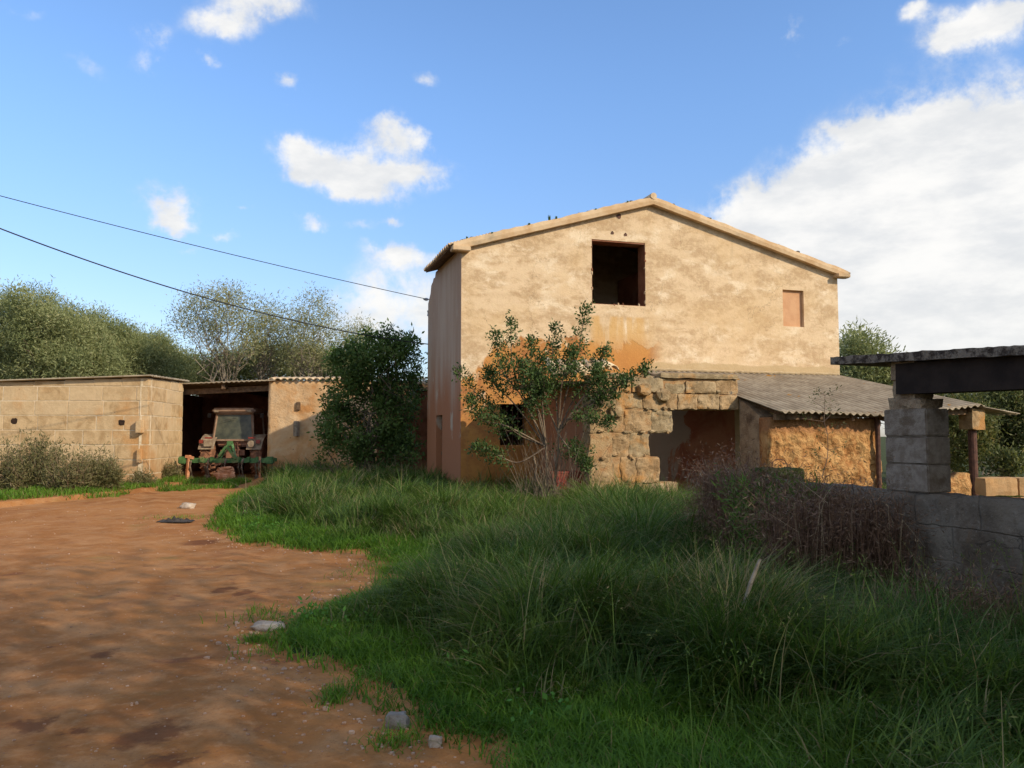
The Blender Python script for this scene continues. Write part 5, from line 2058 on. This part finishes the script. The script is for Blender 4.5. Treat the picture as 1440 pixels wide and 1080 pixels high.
# verge grass left of the track and tufts inside it
LEFT_R = [(-24, 17.4), (-12.0, 17.6), (-9.9, 19.6), (-9.9, 23), (-10.6, 25.0), (-11.5, 25.2), (-24, 25.2)]
XY1 = scatter(26000, [(-19.5, 17.9), (-12.2, 18.3), (-10.0, 20.4), (-10.6, 22.6), (-11.3, 25.2), (-19.5, 25.2)], lambda x, y: .35 + .65 * (vnoise(x, y, 1.7, 81) > .42), 8)
XY2 = scatter(5000, [(-11.1, 23.5), (-9.0, 23.0), (-8.2, 26.0), (-9.4, 28.0), (-11.8, 28.2)], lambda x, y: (vnoise(x, y, 1.2, 83) > .45) * 1.0, 9)
XY3 = np.concatenate([np.array([gnd(q[0], q[1])[:2]]) + np.random.default_rng(k).normal(0, 1, (260, 2)) * np.array(q[2]) for k, q in enumerate([(380, 868, (.16, .22)), (255, 728, (.5, .3)), (520, 800, (.2, .3)), (500, 770, (.3, .2)), (395, 915, (.12, .16)), (470, 990, (.05, .08)), (360, 905, (.05, .05)), (560, 1050, (.08, .08))])])
XY = np.concatenate([XY1, XY2, XY3])
H = g.uniform(.06, .26, len(XY)) * (.5 + vnoise(XY[:, 0], XY[:, 1], 1.6, 85)); H[-len(XY3):] *= .45
Wd = np.where(np.arange(len(XY)) >= len(XY) - len(XY3), .008, .022) * g.uniform(.7, 1.3, len(XY))
T = np.clip(.4 + .4 * vnoise(XY[:, 0], XY[:, 1], 1.2, 86) + g.normal(0, .2, len(XY)), 0, .8)
T = np.where(g.uniform(0, 1, len(XY)) < .12, .95, T)
V, F, T = blade_mesh(XY, H, Wd, g.uniform(.3, 1.0, len(XY)), T, 17, 3)
tag(mesh('verge_grass', V, F, M['grass'], None, T), 'patchy short grass in front of the block shed and on the track', 'grass', kind='stuff')

# grass behind the low wall and under the scrub
XY = scatter(12000, [(3.2, 9.6), (6.2, 7.5), (16, 20), (14, 24), (9.5, 22.5), (6, 14)], lambda x, y: .5 + 0 * x, 18)
H = g.uniform(.05, .3, len(XY)); T = g.uniform(.2, 1, len(XY))
V, F, T = blade_mesh(XY, H, np.full(len(XY), .018), g.uniform(.3, 1, len(XY)), T, 19, 3)
tag(mesh('yard_grass', V, F, M['grass_tall'], None, T), 'thin dry grass in the yard behind the low wall', 'grass', kind='stuff')

# straw and seed heads standing in the rank grass
XY = scatter(700, GRASS_R, lambda x, y: dens_fn(x, y) * np.clip(tallness(x, y), 0, 1) * (vnoise(x, y, 1.3, 63) > .45), 25)
XY = XY[:700]
n_ = len(XY)
V, F, T = blade_mesh(XY, g.uniform(.5, 1.0, n_), (.004 + .0006 * XY[:, 1]), g.uniform(.15, .9, n_), g.uniform(.75, 1, n_), 26, 5, lean=-2.4)
heads = V.reshape(n_, 12, 3)[:, 9:11].mean(1)
V2, F2, T2 = leaves(heads, 7, .03, .022, .006, up=.8, seed=27)
V = np.concatenate([V, V2]); F = np.concatenate([F, F2 + n_ * 12]); T = np.concatenate([T, np.clip(T2 * .3 + .7, 0, 1)])
tag(mesh('straw_stalks', V, F, M['grass_tall'], None, T), 'pale straw stalks with seed heads among the tall grass', 'straw', kind='stuff')

# broad-leaved weeds dotted through the lobe of short grass
C = []
for (px, py) in [(352, 752), (372, 745), (360, 738), (385, 755), (480, 905), (462, 880), (452, 892), (505, 900), (640, 985), (760, 1035), (700, 940)]:
    p = gnd(px, py)
    for k in range(4): C.append((p.x + random.gauss(0, .1), p.y + random.gauss(0, .1), .13))
V, F, T = leaves(C, 16, .09, .04, .024, up=.3, seed=12)
tag(mesh('broadleaf_weeds', V, F, M['l_fresh'], None, T * .4 + .6), 'low broad-leaved weeds in the short green grass', 'weeds', kind='stuff')


# weedy bushes in front of the shed
def weed_bush(label, px, py_top, hw, Y, n, mat, seed, group=None, name='weed_bush', stems=30, dry=.4):
    random.seed(seed)
    top = at(px, py_top, Y)
    r = hw * Y / FPX
    root = thing(name, label, 'bush', (top.x, Y, 0), group=group)
    h = top.z
    mb = MB(); C = []
    for i in range(stems):
        a = random.uniform(0, 6.28); q = random.random() ** .5
        e = Vector((top.x + math.cos(a) * r * q, Y + math.sin(a) * r * .8 * q, h * (1 - .45 * q * q) * random.uniform(.3, 1.15)))
        b = Vector((top.x + math.cos(a) * r * .3 * q, Y + math.sin(a) * r * .3 * q, 0))
        pts, rad = limb(b, e, .010, .004, .2, 6)
        mb.tube(pts, rad, 3, False)
        for k in (2, 3, 4, 5, 6): C.append(tuple(pts[k]))
    V, F, T = leaves(C, n, .17, .12, .022, up=.8, seed=seed)
    mesh('foliage', V, F, mat, root, T)
    mb.build('stems', M['deadwood'], root, tint=False)


grp = 'weedy bushes along the block shed'
weed_bush('broad weedy bush at the left edge of the photo, in front of the block shed', 45, 614, 52, 21.5, 24, M['l_weed'], 3, grp, stems=120)
weed_bush('thin brownish weedy bush beside the white stone', 100, 632, 34, 21.0, 12, M['l_weed'], 4, grp, stems=70)
weed_bush('compact rounded green weedy bush nearest the block shed corner', 140, 637, 28, 21.6, 40, M['l_weed'], 5, grp, stems=44)
weed_bush('tuft of weeds at the foot of the shed end wall', 200, 665, 14, 24.4, 26, M['l_weed'], 6, grp, stems=16)
weed_bush('green tuft beside the garage opening, left of the cultivator', 240, 655, 12, 27.0, 30, M['l_weed'], 7, grp, stems=16)
weed_bush('shaggy weed tuft at the foot of the earth wall right of the cultivator', 402, 662, 22, 26.6, 30, M['l_weed'], 8, grp, stems=26)
weed_bush('grassy weed mound between the earth wall and the dark bush', 440, 668, 26, 25.6, 30, M['l_weed'], 9, grp, stems=26)
weed_bush('pale weed tuft in front of the dark bush', 555, 658, 18, 22.2, 20, M['l_weed'], 10, grp, stems=20)

# dry bramble thicket in front of the low wall
random.seed(31)
for bi, (lb, px0, px1, Y0, Y1, n, h) in enumerate([
        ('reddish-brown dry bramble thicket left of the low wall end', 1010, 1130, 8.2, 9.6, 1200, 1.3),
        ('dense dark dry bramble thicket against the middle of the low wall', 1085, 1265, 6.7, 8.4, 2000, 1.12),
        ('thin grey dry stalks straggling in front of the low wall under the pillar', 1250, 1440, 5.3, 6.2, 130, .6)]):
    c0 = at((px0 + px1) / 2, 800, (Y0 + Y1) / 2)
    root = thing('dry_bramble', lb, 'thicket', (c0.x, (Y0 + Y1) / 2, 0), group='dry brambles by the low wall')
    mb = MB(); C = []
    for i in range(n):
        Y = random.uniform(Y0, Y1)
        X = (random.uniform(px0, px1) - 720) / FPX * Y
        # keep on the camera side of the wall
        sd = (Vector((X, Y, 0)) - P0).dot(wn)
        if sd < .05: X -= (.1 - sd) + random.random() * .2
        hh = h * random.uniform(.5, 1.15)
        t = random.uniform(0, 6.28); rr = random.uniform(.1, .5)
        dx_, dy_ = math.cos(t) * rr, math.sin(t) * rr * .5
        e = Vector((X + dx_, Y + dy_, hh * random.uniform(.5, 1)))
        sd = (e - Vector((P0.x, P0.y, e.z))).dot(wn)
        if sd < .03: e += wn * (.05 - sd)
        m_ = Vector((X + dx_ * .35, Y + dy_ * .35, hh * .8))
        mb.tube([(X, Y, -.02), m_, e], [.0045, .0035, .0015], 3, False, tint=min(1, max(0, random.gauss(.45, .3))))
        C.append(tuple(m_)); 
        if i % 2: C.append(tuple(e))
    mb.build('stalks', M['dry'], root)
    V, F, T = leaves(C, 9, .16, .05, .007, up=.1, seed=bi + 50)
    mesh('withered_leaves', V, F, M['dry'] if bi != 0 else M['dry'], root, T)
# green shoots climbing over the brambles
C = []
for i in range(150):
    Y = random.uniform(7.4, 9.5); X = (random.uniform(1020, 1150) - 720) / FPX * Y
    X = min(X, 3.3 - (Y - 7.4) * .38)
    C.append((X, Y, random.uniform(.35, 1.1)))
root = thing('green_creeper', 'green creeper growing over the left end of the low wall', 'plant', (3.0, 9.0, 0))
V, F, T = leaves(C, 30, .14, .10, .012, up=.8, seed=77)
mesh('foliage', V, F, M['grass_tall'], root, T)
# thin tall weed in front of the lean-to
random.seed(8)
b = at(1163, 690, 10.5); b.z = 0
root = thing('tall_thin_weed', 'thin dark weed stalk standing in front of the lean-to rubble wall', 'plant', (b.x, 10.5, 0))
mb = MB(); C = []
top = at(1160, 556, 10.5)
pts, rad = limb(b, top, .010, .003, .05, 12); mb.tube(pts, rad, 5)
for i in range(5, 13):
    for s_ in (-1, 1):
        e = pts[i] + Vector((s_ * random.uniform(.08, .3), random.gauss(0, .08), random.uniform(.02, .15)))
        mb.tube([pts[i], e], [.004, .002], 3, False); C.append(tuple(e)); C.append(tuple(pts[i].lerp(e, .6)))
V, F, T = leaves(C, 8, .06, .045, .015, up=.3, seed=5)
mesh('foliage', V, F, M['l_scrub'], root, T)
mb.build('stem', M['deadwood'], root, tint=False)

# ------------------------------------------------------------------ tall trees added unseen behind and right of the camera to shade the foreground
shade_specs = [((7.2, -1.0), 10.5, 3.4), ((12.5, 0.6), 10.8, 3.6), ((17.6, .6), 10.8, 3.6), ((22.5, .8), 10.6, 3.5), ((8, -6), 11, 3.4), ((14, -6), 11, 3.6)]
for i, ((x, y), h, r) in enumerate(shade_specs):
    cr = [(x, y, h * .55, r, r * .8, h * .42), (x + .6, y, h * .78, r * .7, r * .6, h * .22), (x - .8, y + .2, h * .3, r * .8, r * .7, h * .26)]
    tree('added_shade_tree', 'tall airy tree added outside the frame to the right that filters the sun on the foreground', 'tree', (x, y, 0), cr, M['l_olive'], M['bark'], 300, 80, (.12, .055), 2.0, .22, 'airy shade trees added beside the camera', 8, 200 + i, shell=.0)
